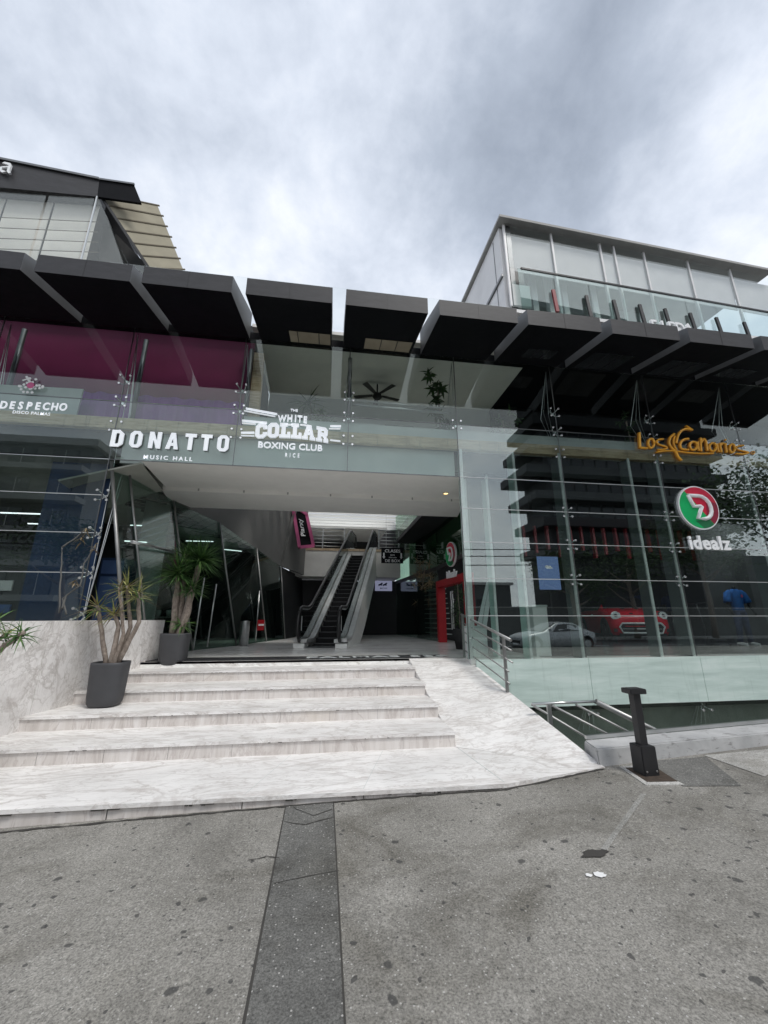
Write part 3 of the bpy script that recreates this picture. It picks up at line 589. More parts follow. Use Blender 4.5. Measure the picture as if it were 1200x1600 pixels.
# showroom and lobby shell
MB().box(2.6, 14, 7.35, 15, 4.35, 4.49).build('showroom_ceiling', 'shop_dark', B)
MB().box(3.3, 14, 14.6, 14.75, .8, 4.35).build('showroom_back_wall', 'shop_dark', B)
MB().box(13.5, 13.65, 6.9, 14.6, .8, 4.35).build('showroom_side_wall', 'dark_wall', B)
MB().box(4.0, 13.45, 7.3, 14.55, .803, .806).build('showroom_floor', 'showroom_tile', B)
MB().box(10.75, 12.6, 9.95, 10.1, .8, 4.35).build('display_wall', 'house_grey', B)
for k in range(17):
    x = 6.0+k*.40; MB().box(x, x+.075, 11.3+.03*(k % 2), 11.42, 3.35+.12*((k*7) % 3), 4.34).build('ceiling_baffle', 'red_dark', B)
MB().box(4.7, 13.4, 8.3, 8.45, 3.84, 4.345).build('strip_hiding_beam', 'shop_dark', B)  # beam added to hide the fill strips behind it
for x in (5.6, 7.6, 9.2, 11.4):
    for y in (8.75, 9.35): MB().box(x, x+1.1, y, y+.12, 4.31, 4.345).build('strip_and_fill_light', 'showroom_fill', B)  # emissive strips added out of view to light the displayed car
# right lobby wall: glass with header
RW = [(2.52, 7.0), (3.42, 9.35), (3.45, 12.2), (3.02, 17.45)]
for (a, b_) in zip(RW, RW[1:]):
    a = Vector((*a, 0)); b_ = Vector((*b_, 0)); n = (b_-a).normalized().cross(Vector((0, 0, 1)))*.012
    def wallq(z0, z1, mt, nm, off=0, th=1): MB().hexa([a-n*th+Vector((0, 0, z0)), b_-n*th+Vector((0, 0, z0)), b_+n*th+Vector((0, 0, z0)), a+n*th+Vector((0, 0, z0))], [a-n*th+Vector((0, 0, z1)), b_-n*th+Vector((0, 0, z1)), b_+n*th+Vector((0, 0, z1)), a+n*th+Vector((0, 0, z1))]).build(nm, mt, B)
    if a.y > 9.5 or a.y < 8: wallq(.8, 2.98, 'glass_lobby', 'glass_pane')
    if a.y > 9.2: wallq(2.98, 3.10, 'black_metal', 'glazing_header', th=4)
    wallq(3.10, 4.06 if a.y < 9 else 6.2, 'glass_green' if a.y > 9 else 'glass_lobby', 'glass_pane')
MB().box(3.6, 3.7, 9.7, 17.4, 3.1, 6.2).build('lobby_wall', 'green_wall' if 'green_wall' in MATS else 'olive_wall', B)
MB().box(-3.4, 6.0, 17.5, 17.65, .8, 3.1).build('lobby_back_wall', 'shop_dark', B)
MB().box(1.1, 1.45, 17.2, 17.48, .8, 3.1).build('lobby_pier', 'grey_wall', B)
# upper landing
MB().box(-1.6, 3.0, 16.35, 22, 3.15, 4.22).build('landing_slab', 'white_soffit', B)
MB().box(-1.6, 3.0, 16.33, 16.6, 4.22, 4.32).build('landing_edge', 'timber_band', B)
MB().box(-3.4, 3.6, 21.5, 21.6, 4.3, 6.8).build('landing_back_wall', 'dark_wall', B)
for k in range(15): MB().box(-1.75, 3.55, 11.4+k*.6, 11.4+k*.6+.47, 6.05, 6.07).build('slat_and_reflection', 'translucent_white', B)
MB().box(-1.2, 2.7, 18.2, 21.5, 5.62, 5.7).build('landing_ceiling', 'white_soffit', B)
MB().box(-3.4, -1.9, 16, 21.6, 4.3, 6.6).build('landing_side_wall', 'dark_wall', B); MB().box(3.6, 3.75, 17.4, 21.6, 4.3, 6.6).build('landing_side_wall', 'dark_wall', B)
MB().box(-5, -1.8, 9.7, 21, 6.2, 6.3).build('lobby_ceiling', 'grey_wall', B)
# left lobby wall: leaning glass under a grey wedge
LB = [Vector(p) for p in ((-3.08, 7.75, .8), (-2.98, 9.75, .8), (-2.35, 11.2, .8), (-1.86, 13.1, .8), (-1.45, 14.6, .8))]
LT = [Vector(p) for p in ((-3.72, 7.3, 4.12), (-3.55, 9.0, 4.05), (-2.95, 10.6, 3.95), (-2.3, 12.6, 3.62), (-1.75, 14.5, 3.30))]
for i in range(4):
    b = MB(); slab(b, [LB[i], LB[i+1], LT[i+1], LT[i]], .014); b.build('leaning_glass', 'glass_lobby', B)
for i, (p, q) in enumerate(zip(LB, LT)): MB().tube([p+Vector((.03, -.02, 0)), q+Vector((.03, -.02, 0))], .022 if i < 4 else .018, 10).build('leaning_post', 'steel_mid', B)
MB().tube([(-3.85, 6.98, 4.15), (-3.12, 7.05, .85)], .032, 10).build('leaning_post', 'steel_mid', B)
MB().tube([(-3.33, 7.06, 2.75), (-3.25, 9.2, 2.9)], .028, 10).build('steel_tube', 'steel', B)
MB().tube([(-3.95, 9.3, .8), (-3.95, 9.3, 4.3)], .26, 24).build('concrete_column', 'grey_panel', B)
b = MB(); slab(b, [(-3.15, 7.06, .8), LB[0], LT[0], (-3.86, 6.96, 4.15)], .014); b.build('leaning_glass', 'glass_lobby', B)
b = MB(); b.hexa([LT[1]+Vector((0, 0, .03)), LT[4]+Vector((0, 0, .03)), LT[4]+Vector((-.3, 0, .03)), LT[1]+Vector((-.3, 0, .03))], [(-3.5, 9.0, 4.5), (-1.0, 16.3, 6.1), (-1.4, 16.3, 6.1), (-3.9, 9.0, 4.5)]); b.build('lobby_side_wall', 'mid_grey', B)
b = MB(); slab(b, [LT[4]+Vector((0, .01, .02)), (-1.05, 16.32, 3.2), (-1.0, 16.32, 6.1), (-1.4, 14.9, 5.6)], .1); b.build('lobby_side_wall', 'mid_grey', B)
b = MB(); slab(b, [LB[4]+Vector((0, .01, 0)), (-1.0, 17.5, .8), (-1.2, 17.5, 3.2), LT[4]+Vector((0, .01, -.02))], .1); b.build('lobby_side_wall', 'shop_dark', B)
b = MB(); slab(b, [(-3.34, 6.95, 4.14), (-3.5, 8.3, 4.08), (-4.6, 8.3, 3.6), (-4.6, 6.95, 3.75)], .03); b.build('soffit_return', 'olive_wall', B)
# left shop behind the leaning glass
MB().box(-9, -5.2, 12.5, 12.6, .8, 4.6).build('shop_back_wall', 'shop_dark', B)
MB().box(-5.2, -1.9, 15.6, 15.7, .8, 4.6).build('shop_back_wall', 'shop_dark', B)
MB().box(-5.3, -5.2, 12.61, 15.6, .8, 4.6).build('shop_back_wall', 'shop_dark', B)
MB().box(-9, -8.2, 6.9, 6.95, .8, 4.7).build('shop_side_wall', 'dark_wall', B)
MB().box(-9.0, -8.9, 6.95, 12.5, .8, 4.7).build('shop_side_wall', 'dark_wall', B)
b = MB(); slab(b, [(-9, 7.2, 4.3), (-3.7, 7.2, 4.3), (-2.2, 15.6, 4.0), (-9, 15.6, 4.4)], .05); b.build('shop_ceiling', 'olive_wall', B)
for k in range(12): y = 8.2+k*.55; MB().bar((-5.3+k*.12, y, 4.16), (-3.65+k*.11, y+.8, 3.98), .06, .05).build('slat_and_reflection', 'dark_wall', B)  # bars behind the leaning glass imitate the slatted ceiling reflected in it
MB().box(-4.95, -3.95, 7.25, 7.3, 1.42, 4.2).build('blue_panel', 'blue_panel', B)
for i, (p, q) in enumerate((((-4.1, 8.4, 3.0), (-3.72, 8.5, 3.0)), ((-3.2, 12.2, 3.5), (-2.7, 12.5, 3.5)), ((-6.6, 8.6, 3.55), (-5.6, 8.6, 3.55)), ((-6.9, 9.8, 3.6), (-5.8, 9.8, 3.6)), ((-5.2, 10.8, 3.85), (-4.4, 10.8, 3.85)), ((-4.4, 12.6, 3.8), (-3.6, 12.6, 3.8)))):
    MB().bar(p, q, .03, .02).build('strip_and_fill_light', 'tube_glow', B)  # some are shop lights, others added to brighten the room behind the glass

# ================================================================== rooftop pavilions
P = thing('rooftop_pavilion', 'dark banded rooftop room with glass front on the left roof', 'pavilion', (-7, 8.2, 7.56))
tl, tr = aY(-330, 185, 7.5), aY(155, 282, 8.15); bl, br = aY(-330, 262, 7.5), aY(152, 307, 8.15)
se = aZ(210, 290, tr.z); sb = aZ(221, 317, br.z)
def backed(pts, dv): return [Vector(p)+Vector(dv) for p in pts]
MB().hexa([tl, bl, br, tr], backed([tl, bl, br, tr], (0, .35, 0))).build('fascia_band', 'fascia', P)
MB().hexa([tr+Vector((0.003, 0, 0)), br+Vector((0.003, 0, 0)), sb, se], backed([tr, br, sb, se], (-.02, .06, 0))).build('fascia_return', 'black_paint', P)
MB().bar(tr+Vector((0, -.01, .03)), se+Vector((0, -.01, .03)), .04, .05).build('roof_edge', 'steel_dark', P); MB().bar(tl+Vector((0, -.02, .03)), tr+Vector((0, -.02, .03)), .05, .06).build('roof_edge', 'steel_dark', P)
MB().hexa([aY(-330, 185, 7.6)+Vector((0, .3, -.1)), tr+Vector((0, .3, -.1)), Vector((tr.x, 11, tr.z-.1)), Vector((tl.x, 11, tr.z-.1))], [aY(-330, 185, 7.6)+Vector((0, .3, 0)), tr+Vector((0, .3, 0)), Vector((tr.x, 11, tr.z)), Vector((tl.x, 11, tr.z))]).build('roof', 'fascia', P)
for x0, x1, q in ((-330, -2, 0), (2, 74, 0), (78, 148, 0)):
    Yf = lambda x: 7.5+.65*(x+330)/482
    b = MB(); up_ = [aY(x, 262+45*(x+330)/482+1, Yf(x)+.03) for x in (x0, x1)]; dn = [Vector((p.x, p.y, 7.7)) for p in up_]
    slab(b, [up_[0], up_[1], dn[1], dn[0]], .014); b.build('glass_pane', 'glass_roof', P)
    b = MB(); dv = Vector((0, .22, 0)); slab(b, [up_[0]+dv, up_[1]+dv, dn[1]+dv, dn[0]+dv], .02); b.build('roller_blind', 'blind_beige', P)
MB().bar(br+Vector((.0, -.0, .0)), (br.x, br.y, 7.6), .03).build('corner_post', 'silver', P)
for k in range(5): MB().bar(aY(-330, 310+18*k, 7.5)+Vector((0, .19, 0)), aY(146, 335+16*k, 8.14)+Vector((0, .19, 0)), .012).build('blind_seam', 'awning_seam', P)
MB().box(-14, -4.0, 8.6, 11, 7.56, 9.0).build('base_wall', 'grey_wall', P)
W = [aY(176, 360, 9.3), aY(240, 425, 9.3), aY(150, 425, 9.3), aY(165, 330, 9.3)]
MB().hexa(W, backed(W, (0, .1, 0))).build('side_wall', 'rubble_wall' if 'rubble_wall' in MATS else 'dark_wall', P)
b = MB(); slab(b, [br+Vector((.01, .03, 0)), aY(200, 412, 8.7), Vector((br.x, br.y+.03, 8.5))], .012); b.build('glass_pane', 'glass_roof', P)
AW = [aY(155, 303, 8.25), aY(246, 322, 8.9), aY(286, 422, 8.9), aY(233, 420, 8.5)]
a_ = MB(); slab(a_, AW, .03); AWN = thing('awning', 'beige seamed awning sloping beside the left rooftop room', 'awning', (-5.2, 8.6, 10))
a_.build('fabric', 'awning_fabric', AWN)
for k in range(0, 7):
    t_ = k/6; p, q = AW[0].lerp(AW[3], t_), AW[1].lerp(AW[2], t_); n_ = (AW[1]-AW[0]).cross(AW[2]-AW[0]).normalized(); n_ = n_ if n_.y < 0 else -n_
    MB().bar(p+n_*.02, q+n_*.02+(q-p).normalized()*.05, .03).build('awning_rib', 'awning_seam', AWN)
MB().bar(AW[0]+Vector((0, -.03, 0)), AW[3]+Vector((0, -.03, 0)), .06).build('awning_arm', 'black_metal', AWN)
T = thing('sign_letter', 'white blackletter a on the dark band of the left roof', 'sign', aY(11, 264, 7.9))
b = MB(); c0 = aY(11, 264, 7.90); u = Vector((.13, 0, 0)); v_ = Vector((0, 0, .16)); fr = Vector((0, -.05, -.02))
def sl(pts): b.prism([c0+fr+u*x+v_*y for x, y in pts], (0, .04, 0))
sl([(-.7, .75), (-.4, 1.05), (.55, .95), (.8, .7), (.4, .55), (-.3, .7)]); sl([(.42, .53), (.8, .68), (.8, -.6), (1.15, -.85), (.85, -1.05), (.42, -.7)]); sl([(-.95, -.1), (-.45, .12), (-.45, -.55), (-.95, -.65)]); sl([(-.43, .12), (.4, .3), (.4, .08), (-.43, -.1)]); sl([(-.95, -.67), (-.45, -.57), (.4, -.72), (-.2, -1.05)])
b.build('letter', 'letter_white', T)
PB = MB().box(c0.x-.32, c0.x-.22, c0.y-.06, c0.y-.02, c0.z-.3, c0.z+.35).build('red_edge', 'red_dark', T)

Q = thing('rooftop_penthouse', 'white framed glazed penthouse with glass balcony on the right roof', 'pavilion', (8, 8.3, 7.56))
def qy(x): return 8+.05*(x-4.58)
XR = 13.85
MB().hexa([(4.35, 7.8, 12.30), (XR, qy(XR)-.2, 12.30), (XR, 12, 12.42), (4.35, 12, 12.42)], [(4.35, 7.8, 12.38), (XR, qy(XR)-.2, 12.38), (XR, 12, 12.5), (4.35, 12, 12.5)]).build('roof', 'grey_wall', Q)
pxs = [790, 863, 937, 958, 1003, 1068, 1130, 1190]; postx = []
for x in pxs:
    p = aY(x, 380, 8.0); p = aY(x, 380, qy(p.x)); postx.append(p.x)
    MB().box(p.x-.028, p.x+.028, qy(p.x), qy(p.x)+.06, 9.5, 12.3).build('window_post', 'white_paint', Q)
for a, c in zip(postx, postx[1:]):
    MB().hexa([(a+.03, qy(a)+.02, 10.8), (c-.03, qy(c)+.02, 10.8), (c-.03, qy(c)+.03, 10.8), (a+.03, qy(a)+.03, 10.8)], [(a+.03, qy(a)+.02, 12.28), (c-.03, qy(c)+.02, 12.28), (c-.03, qy(c)+.03, 12.28), (a+.03, qy(a)+.03, 12.28)]).build('glass_pane', 'glass_roof', Q)
    MB().hexa([(a+.03, qy(a)+.07, 10.75), (c-.03, qy(c)+.07, 10.75), (c-.03, qy(c)+.09, 10.75), (a+.03, qy(a)+.09, 10.75)], [(a+.03, qy(a)+.07, 12.0), (c-.03, qy(c)+.07, 12.0), (c-.03, qy(c)+.09, 12.0), (a+.03, qy(a)+.09, 12.0)]).build('roller_blind', 'blind_white', Q)
for x0 in range(0, 9):
    a = 4.75+x0*1.07; c = a+1.05
    MB().hexa([(a, qy(a)-.14, 9.27), (c, qy(c)-.14, 9.27), (c, qy(c)-.128, 9.27), (a, qy(a)-.128, 9.27)], [(a, qy(a)-.14, 10.62), (c, qy(c)-.14, 10.62), (c, qy(c)-.128, 10.62), (a, qy(a)-.128, 10.62)]).build('balcony_glass', 'glass_balcony', Q)
MB().bar((4.85, qy(4.85)-.135, 10.645), (XR, qy(XR)-.135, 10.645), .04, .05).build('balcony_rail', 'black_metal', Q)
for i, x in enumerate((868, 922, 967, 1010, 1052, 1094, 1138, 1185)):
    p = aY(x+3, 476+.08*(x-868), 7.8); MB().bar((p.x, qy(p.x)-.22, 9.3), (p.x-.02, qy(p.x)-.19, 10.03), .09, .05).build('balcony_post', 'red_dark' if i == 0 else 'black_metal', Q)
MB().box(4.55, XR, 7.86, 12, 9.16, 9.26).build('balcony_slab', 'white_paint', Q)
MB().box(4.6, XR, 8.1, 11, 7.56, 9.15).build('base_wall', 'grey_wall', Q)
MB().hexa([(4.45, 8.12, 9.0), (4.58, 8.12, 9.0), (4.58, 11.5, 9.0), (4.45, 11.5, 9.0)], [(4.45, 8.12, 12.28), (4.58, 8.12, 12.28), (4.58, 11.5, 12.36), (4.45, 11.5, 12.36)]).build('side_wall', 'blind_white', Q)
MB().box(4.44, 4.449, 8.5, 8.53, 9.5, 12.2).build('wall_seam', 'steel_dark', Q); MB().box(4.40, 4.449, 8.1, 11.5, 10.55, 10.63).build('wall_rail', 'steel_dark', Q)
MB().box(4.62, 4.75, 8.03, 8.12, 9.5, 12.28).build('dark_jamb', 'steel_dark', Q); MB().box(4.77, 5.02, 8.06, 8.3, 10.2, 10.72).build('wall_unit', 'black_metal', Q); MB().box(4.6, 5.1, 7.97, 8.05, 9.5, 10.18).build('parapet_wall', 'grey_panel', Q)
for x in (5.5, 6.0, 6.45, 7.4): MB().box(x, x+.16, 8.5, 8.66, 9.27, 12.2).build('inner_column', 'white_paint', Q)
MB().box(5, 11.2, 10.5, 10.6, 9.3, 12.3).build('back_wall', 'grey_panel', Q)
FS = thing('roof_sign', 'white letters on the roof edge half hidden behind a black canopy', 'sign', (8.8, 7.5, 8.6))
for k, ch in enumerate('FIEDA'):
    p = aY(1022+13.2*k, 512, 7.45); place_text('letter', textmesh(ch, .34, .03, .02, .8), 'letter_white', FS, (p.x, 7.45, 8.64))
MB().box(8.1, 9.6, 7.5, 7.53, 8.5, 8.63).build('sign_rail', 'black_metal', FS)

# ================================================================== escalator
ES = thing('escalator', 'long escalator with black steps and white side panel climbing from the lobby', 'escalator', (-.10, 10.35, .8), -R(13))
E0, E1, ET = .55, 6.55, math.tan(R(30))
def ez(y):
    z = 0 if y < E0 else ((y-E0)*ET if y < E1 else (E1-E0)*ET)
    return z
YS = [-.25, 0, .3, .5, .6, .8, 1.2, 2, 3, 4, 5, 6, 6.35, 6.55, 6.75, 7.2, 7.8]
def ez_s(y): return (ez(y-.18)+ez(y)+ez(y+.18))/3
def strip(x0, x1, lo, hi, ys=YS, base=None):
    mb = MB(); pts = [(y, ez_s(y)) for y in ys]
    for (ya, za), (yb2, zb) in zip(pts, pts[1:]):
        la = base if base is not None else za+lo; lb = base if base is not None else zb+lo
        mb.hexa([(x0, ya, la), (x1, ya, la), (x1, yb2, lb), (x0, yb2, lb)], [(x0, ya, za+hi), (x1, ya, za+hi), (x1, yb2, zb+hi), (x0, yb2, zb+hi)])
    return mb
for s_ in (-1, 1):
    xr = s_*.50
    path = [(xr, -.30, .16), (xr, -.44, .30), (xr, -.50, .52), (xr, -.46, .78), (xr, -.34, .93), (xr, -.15, .97)]+[(xr, y, ez_s(y)+.97) for y in YS[1:]]
    path += [(xr, 8.0, ez(9)+.9), (xr, 8.05, ez(9)+.5)]
    MB().tube(path, .042, 8).build('handrail', 'handrail_rubber', ES, False)
    MB().tube([(p[0]+0*s_, p[1], p[2]-.035) for p in path[5:-2]], .03, 6).build('handrail_guide', 'steel', ES, False)
    bl_ = strip(xr-.008, xr+.008, .22, .94).build('balustrade', 'glass_smoke', ES, False)
    MB().box(xr-.013, xr+.013, -.44, -.25, .25, .9).build('newel_panel', 'step_black', bl_, False)
    strip(xr-.15, xr-.02, .12, .20).build('skirt_deck', 'deck_silver', ES, False) if s_ > 0 else strip(xr+.02, xr+.17, .12, .20).build('skirt_deck', 'deck_silver', ES, False)
    strip(xr+.02, xr+.16, .14, .22).build('outer_deck', 'deck_silver', ES, False) if s_ > 0 else strip(xr-.16, xr-.02, .14, .22).build('outer_deck', 'deck_silver', ES, False)
    x0, x1 = sorted((s_*.62, s_*.665)); yy = [0.1, .5, .8, 1.2, 2, 3, 4, 5, 6, 6.35, 6.6]
    mb = MB()
    for ya, yb2 in zip(yy, yy[1:]):
        la = max(.0, ez_s(ya)-.95 if ya > 1.8 else 0); lb = max(.0, ez_s(yb2)-.95 if yb2 > 1.8 else 0)
        mb.hexa([(x0, ya, la), (x1, ya, la), (x1, yb2, lb), (x0, yb2, lb)], [(x0, ya, ez_s(ya)+.14), (x1, ya, ez_s(ya)+.14), (x1, yb2, ez_s(yb2)+.14), (x0, yb2, ez_s(yb2)+.14)])
    mb.build('side_panel', 'truss_white', ES, False)
    MB().box(*sorted((s_*.38, s_*.664)), -.24, .08, .0, .10).build('newel_base', 'truss_white', ES, False)
    MB().box(s_*.50-.014, s_*.50+.014, -.22, -.17, .40, .75).build('sensor_strip', 'lamp_lens', ES, False)
MB().box(-.37, .37, -.35, .30, 0, .012).build('comb_plate', 'steel_dark', ES, False)
n_ = 24
for k in range(n_):
    y = .45+k*(E1-E0)/17.3*.72
    z = min(ez_s(y+.18), (E1-E0)*ET)
    b = MB().box(-.345, .345, y, y+.26, z-.17, z)
    b.box(-.345, .345, y-.004, y, z-.010, z-.001, 1)
    b.build('step', ('step_black', 'steel_dark'), ES, False)
    if y > E1: break
b = strip(-.6, .6, -1.0, -.9, [2, 3, 4, 5, 6, 6.4]); b.build('underside', 'dark_wall', ES, False)

# landing railing
def railing(name, label, pts, hs, post_ts, r=.022, mat='steel', group=None, post_h=None):
    t_ = thing(name, label, 'railing', pts[0], 0, group)
    for i, h in enumerate(hs): MB().tube([Vector(p)+Vector((0, 0, h)) for p in pts], r*(1.35 if i == len(hs)-1 else .7), 8).build('rail', mat, t_)
    for (p, h) in post_ts: MB().bar(p, Vector(p)+Vector((0, 0, h)), .045, .03).build('post', mat, t_)
    return t_
railing('landing_railing', 'steel railing on the upper landing left of the escalator top', [(-1.45, 16.4, 4.32), (.62, 16.4, 4.32)], (.1, .25, .4, .55, .72, .86), [((-1.4, 16.4, 4.32), .86), ((-.3, 16.4, 4.32), .86), ((.6, 16.4, 4.32), .86)])
railing('landing_railing', 'steel railing on the upper landing right of the escalator top', [(2.05, 16.4, 4.32), (3.0, 16.4, 4.32)], (.1, .25, .4, .55, .72, .86), [((2.08, 16.4, 4.32), .86), ((2.95, 16.4, 4.32), .86)])
# ramp railing
p0, p1, p2 = EDGE(.995)+Vector((-.03, 0, 0)), EDGE(.53)+Vector((-.03, 0, 0)), EDGE(.40)+Vector((-.03, 0, 0))
tr_ = thing('ramp_railing', 'brushed steel railing along the right edge of the marble ramp', 'railing', p0)
for i, h in enumerate((.14, .30, .46, .62, .76)):
    a, c = p0+Vector((0, .05, h+.01)), p1.lerp(p2, .5 if i > 1 else .2)+Vector((0, 0, h))
    MB().tube([a, c], .022 if i == 4 else .011, 8).build('rail', 'steel_mid', tr_)
for p in (p0, p1): MB().bar(p, p+Vector((0, 0, .76)), .04, .03).build('post', 'steel_mid', tr_)
# stair railing in the light well
wr = thing('stairwell_railing', 'steel railing running down into the light well behind the low wall', 'railing', (2.75, 4.95, .1))
LN = [((931, 1096), (1056, 1157)), ((900, 1101), (1000, 1153)), ((862, 1102), (975, 1160)), ((831, 1101), (940, 1166))]
for i, (a, c) in enumerate(LN):
    a = aY(*a, 5.0); c = aY(*c, 5.0); c = c+(c-a)*.8; MB().tube([a, c], .032 if i == 0 else .014, 8).build('rail', 'steel_mid', wr)
MB().tube([aY(931, 1096, 5.0), aY(831, 1100, 5.0)], .016, 8).build('rail', 'steel', wr)
p = aY(857, 1100, 5.0); MB().bar(p, (p.x, p.y, -.35), .05, .03).build('post', 'steel', wr)
for k in range(9): MB().box(2.75+k*.3, 2.75+k*.3+.32, 4.5, 4.9, -.1-k*.17-.25, -.1-k*.17).build('well_step', 'grey_panel', wr)
# low kerb wall
lw = thing('low_wall', 'low grey concrete wall in front of the light well', 'wall', (2.7, 3.95, .1))
def lwy(x): return 3.95+.088*(x-2.68)
b = MB(); b.hexa([(2.66, lwy(2.68), 0), (14, lwy(14), 0), (14, lwy(14)+.4, 0), (2.75, lwy(2.68)+.4, 0)], [(2.66, lwy(2.68)+.02, .262), (14, lwy(14)+.02, .36), (14, lwy(14)+.38, .36), (2.72, lwy(2.68)+.30, .262)])
b.build('coping', 'painted_concrete', lw, bevel=.012)
MB().bar((2.75, lwy(2.7)+.31, .285), (14, lwy(14)+.36, .385), .03, .035).build('metal_trim', 'steel', lw)
# bollard
bo = thing('bollard', 'black metal bollard with flat cap and boxed base on the pavement', 'bollard', (2.96, 3.72, .115))
MB().box(2.885, 3.035, 3.645, 3.795, .117, .36).build('base_box', 'black_metal', bo, bevel=.006)
MB().box(2.925, 2.995, 3.685, 3.755, .36, .80).build('post', 'black_metal', bo)
MB().box(2.875, 3.045, 3.655, 3.785, .80, .845).build('cap', 'black_metal', bo, bevel=.005)
b = MB()
for dx in (-.05, .05): b.tube([(2.96+dx, 3.64, .16), (2.96+dx, 3.646, .16)], .008, 8)
b.build('base_bolt', 'steel', bo)
MB().hexa([(2.76, 3.50, .06), (3.12, 3.44, .06), (3.24, 3.90, .06), (2.84, 3.92, .06)], [(2.76, 3.50, .118), (3.12, 3.44, .124), (3.24, 3.90, .126), (2.84, 3.92, .120)]).build('concrete_footing', 'pale_concrete', bo)
MB().hexa([(2.82, 3.55, .10), (3.08, 3.51, .10), (3.16, 3.85, .10), (2.87, 3.87, .10)], [(2.82, 3.55, .1225), (3.08, 3.51, .127), (3.16, 3.85, .1275), (2.87, 3.87, .1235)]).build('footing_infill', 'rust_dirt' if 'rust_dirt' in MATS else 'soil', bo)

# ================================================================== potted plants
rl = random.Random(11)
def rosette(mb, c, d, n, ln, wd, droop, spread=(15, 95), mi=0):
    c = Vector(c); d = Vector(d).normalized(); a0 = d.orthogonal().normalized(); b0 = d.cross(a0)
    for i in range(n):
        az = i*2.39996+rl.uniform(-.2, .2); el = R(spread[0]+(spread[1]-spread[0])*math.sqrt(i/n)+rl.uniform(-8, 8)); l_ = ln*rl.uniform(.7, 1.12); w_ = wd*rl.uniform(.8, 1.15)
        h = a0*math.cos(az)+b0*math.sin(az); v = (d*math.cos(el)+h*math.sin(el)).normalized(); side = v.cross(d).normalized() if abs(v.dot(d)) < .99 else b0
        pts = []; p = c.copy()-d*rl.uniform(0, .10); seg = 5
        for k in range(seg+1):
            t_ = k/seg; ww = w_*(.55+.9*t_ if t_ < .35 else (1-t_)/.65*.86)+.0008
            pts.append((p.copy(), ww)); v = (v+Vector((0, 0, -droop*(.5+t_)))).normalized(); p = p+v*l_/seg
        m_ = mi if isinstance(mi, int) else rl.choice(mi)
        nrm = side.cross(v).normalized()
        for (pa, wa), (pb, wb) in zip(pts, pts[1:]):
            mb.poly([pa-side*wa, pa+nrm*wa*.35, pb+nrm*wb*.35, pb-side*wb], m_, True); mb.poly([pa+nrm*wa*.35, pa+side*wa, pb+side*wb, pb+nrm*wb*.35], m_, True)
def pot(parent, x, y, z, h, r):
    MB().lathe((x, y, z), [(r*.55, 0), (r*.78, .012), (r*.88, .05), (r*.92, .12), (r*1.0, h-.03), (r*1.0, h), (r*.93, h), (r*.92, h-.05)], 36, sx=1, sy=.92, power=3.2).build('pot', 'pot_grey', parent)
    MB().lathe((x, y, z), [(r*.90, h-.09), (r*.9, h-.045)], 30, sx=1, sy=.92, power=3.2).build('soil', 'soil', parent)
def trunk(parent, pts, r0, r1, name='trunk'):
    P3 = [Vector(p) for p in pts]; path = []; rr = []; K = 5
    for i in range(len(P3)-1):
        for k in range(K): path.append(P3[i].lerp(P3[i+1], k/K)+Vector((rl.uniform(-.006, .006), rl.uniform(-.006, .006), 0)))
    path.append(P3[-1]); n = len(path); rr = [(r0+(r1-r0)*i/(n-1))*rl.uniform(.92, 1.1) for i in range(n)]
    MB().tube(path, rr, 9).build(name.replace('grey_', ''), 'bark_grey' if 'grey' in name else 'bark', parent)
# tall multi-stemmed one on the third step
px_, py_, pz = -2.77, 5.88, .42
K1 = thing('potted_dracaena', 'sparse yellow tipped dracaena with four bare stems in a dark pot on the steps', 'potted plant', (px_, py_, pz), 0, 'dracaenas in dark grey pots')
pot(K1, px_, py_, pz, .53, .205)
for tip, base, mid in (((152, 945), (-2.87, 5.88), (-2.99, 1.45)), ((176, 955), (-2.76, 5.85), (-2.74, 1.4)), ((199, 915), (-2.70, 5.93), (-2.63, 1.38)), ((216, 925), (-2.66, 5.9), (-2.52, 1.45))):
    tp = aY(*tip, base[1]); md = (mid[0], base[1], mid[1])
    trunk(K1, [(base[0]*.5-2.77*.5, base[1], .88), md, tp], .034, .02)
    b = MB(); n_ = 36; rosette(b, tp, (tp-Vector(md)), n_, .34, .013, .08, (6, 112), (0, 0, 0, 0, 1, 2)); b.build('leaf_crown', ('leaf_yellow', 'leaf_mid', 'leaf_dry'), K1)
trunk(K1, [(-2.73, 5.86, .88), (-2.66, 5.84, 1.30), aY(186, 918, 5.86)], .03, .015)
b = MB(); rosette(b, aY(186, 918, 5.86), (-.1, 0, 1), 18, .22, .011, .08, (8, 110), (0, 1, 2)); b.build('leaf_crown', ('leaf_yellow', 'leaf_mid', 'leaf_dry'), K1)
# full one at the top
px_, py_, pz = -2.55, 7.42, .72
K2 = thing('potted_dracaena', 'bushy green dracaena with full heads in a dark pot at the top of the steps', 'potted plant', (px_, py_, pz), 0, 'dracaenas in dark grey pots')
pot(K2, px_, py_, pz, .53, .225)
for tip, base, mid, n_, ln in (((280, 893), (-2.60, 7.42), (-2.62, 1.7), 210, .50), ((314, 872), (-2.50, 7.45), (-2.42, 1.75), 230, .52), ((300, 916), (-2.5, 7.40), (-2.40, 1.62), 90, .38), ((291, 866), (-2.55, 7.5), (-2.56, 1.8), 58, .46)):
    tp = aY(*tip, base[1]); trunk(K2, [(base[0], base[1], 1.18), (mid[0], base[1], mid[1]), tp], .06, .045)
    b = MB(); rosette(b, tp, (tp-Vector((mid[0], base[1], mid[1]-.5))), n_, ln, .017, .06, (5, 118), (0, 0, 0, 1)); b.build('leaf_crown', ('leaf_dark', 'leaf_mid'), K2)
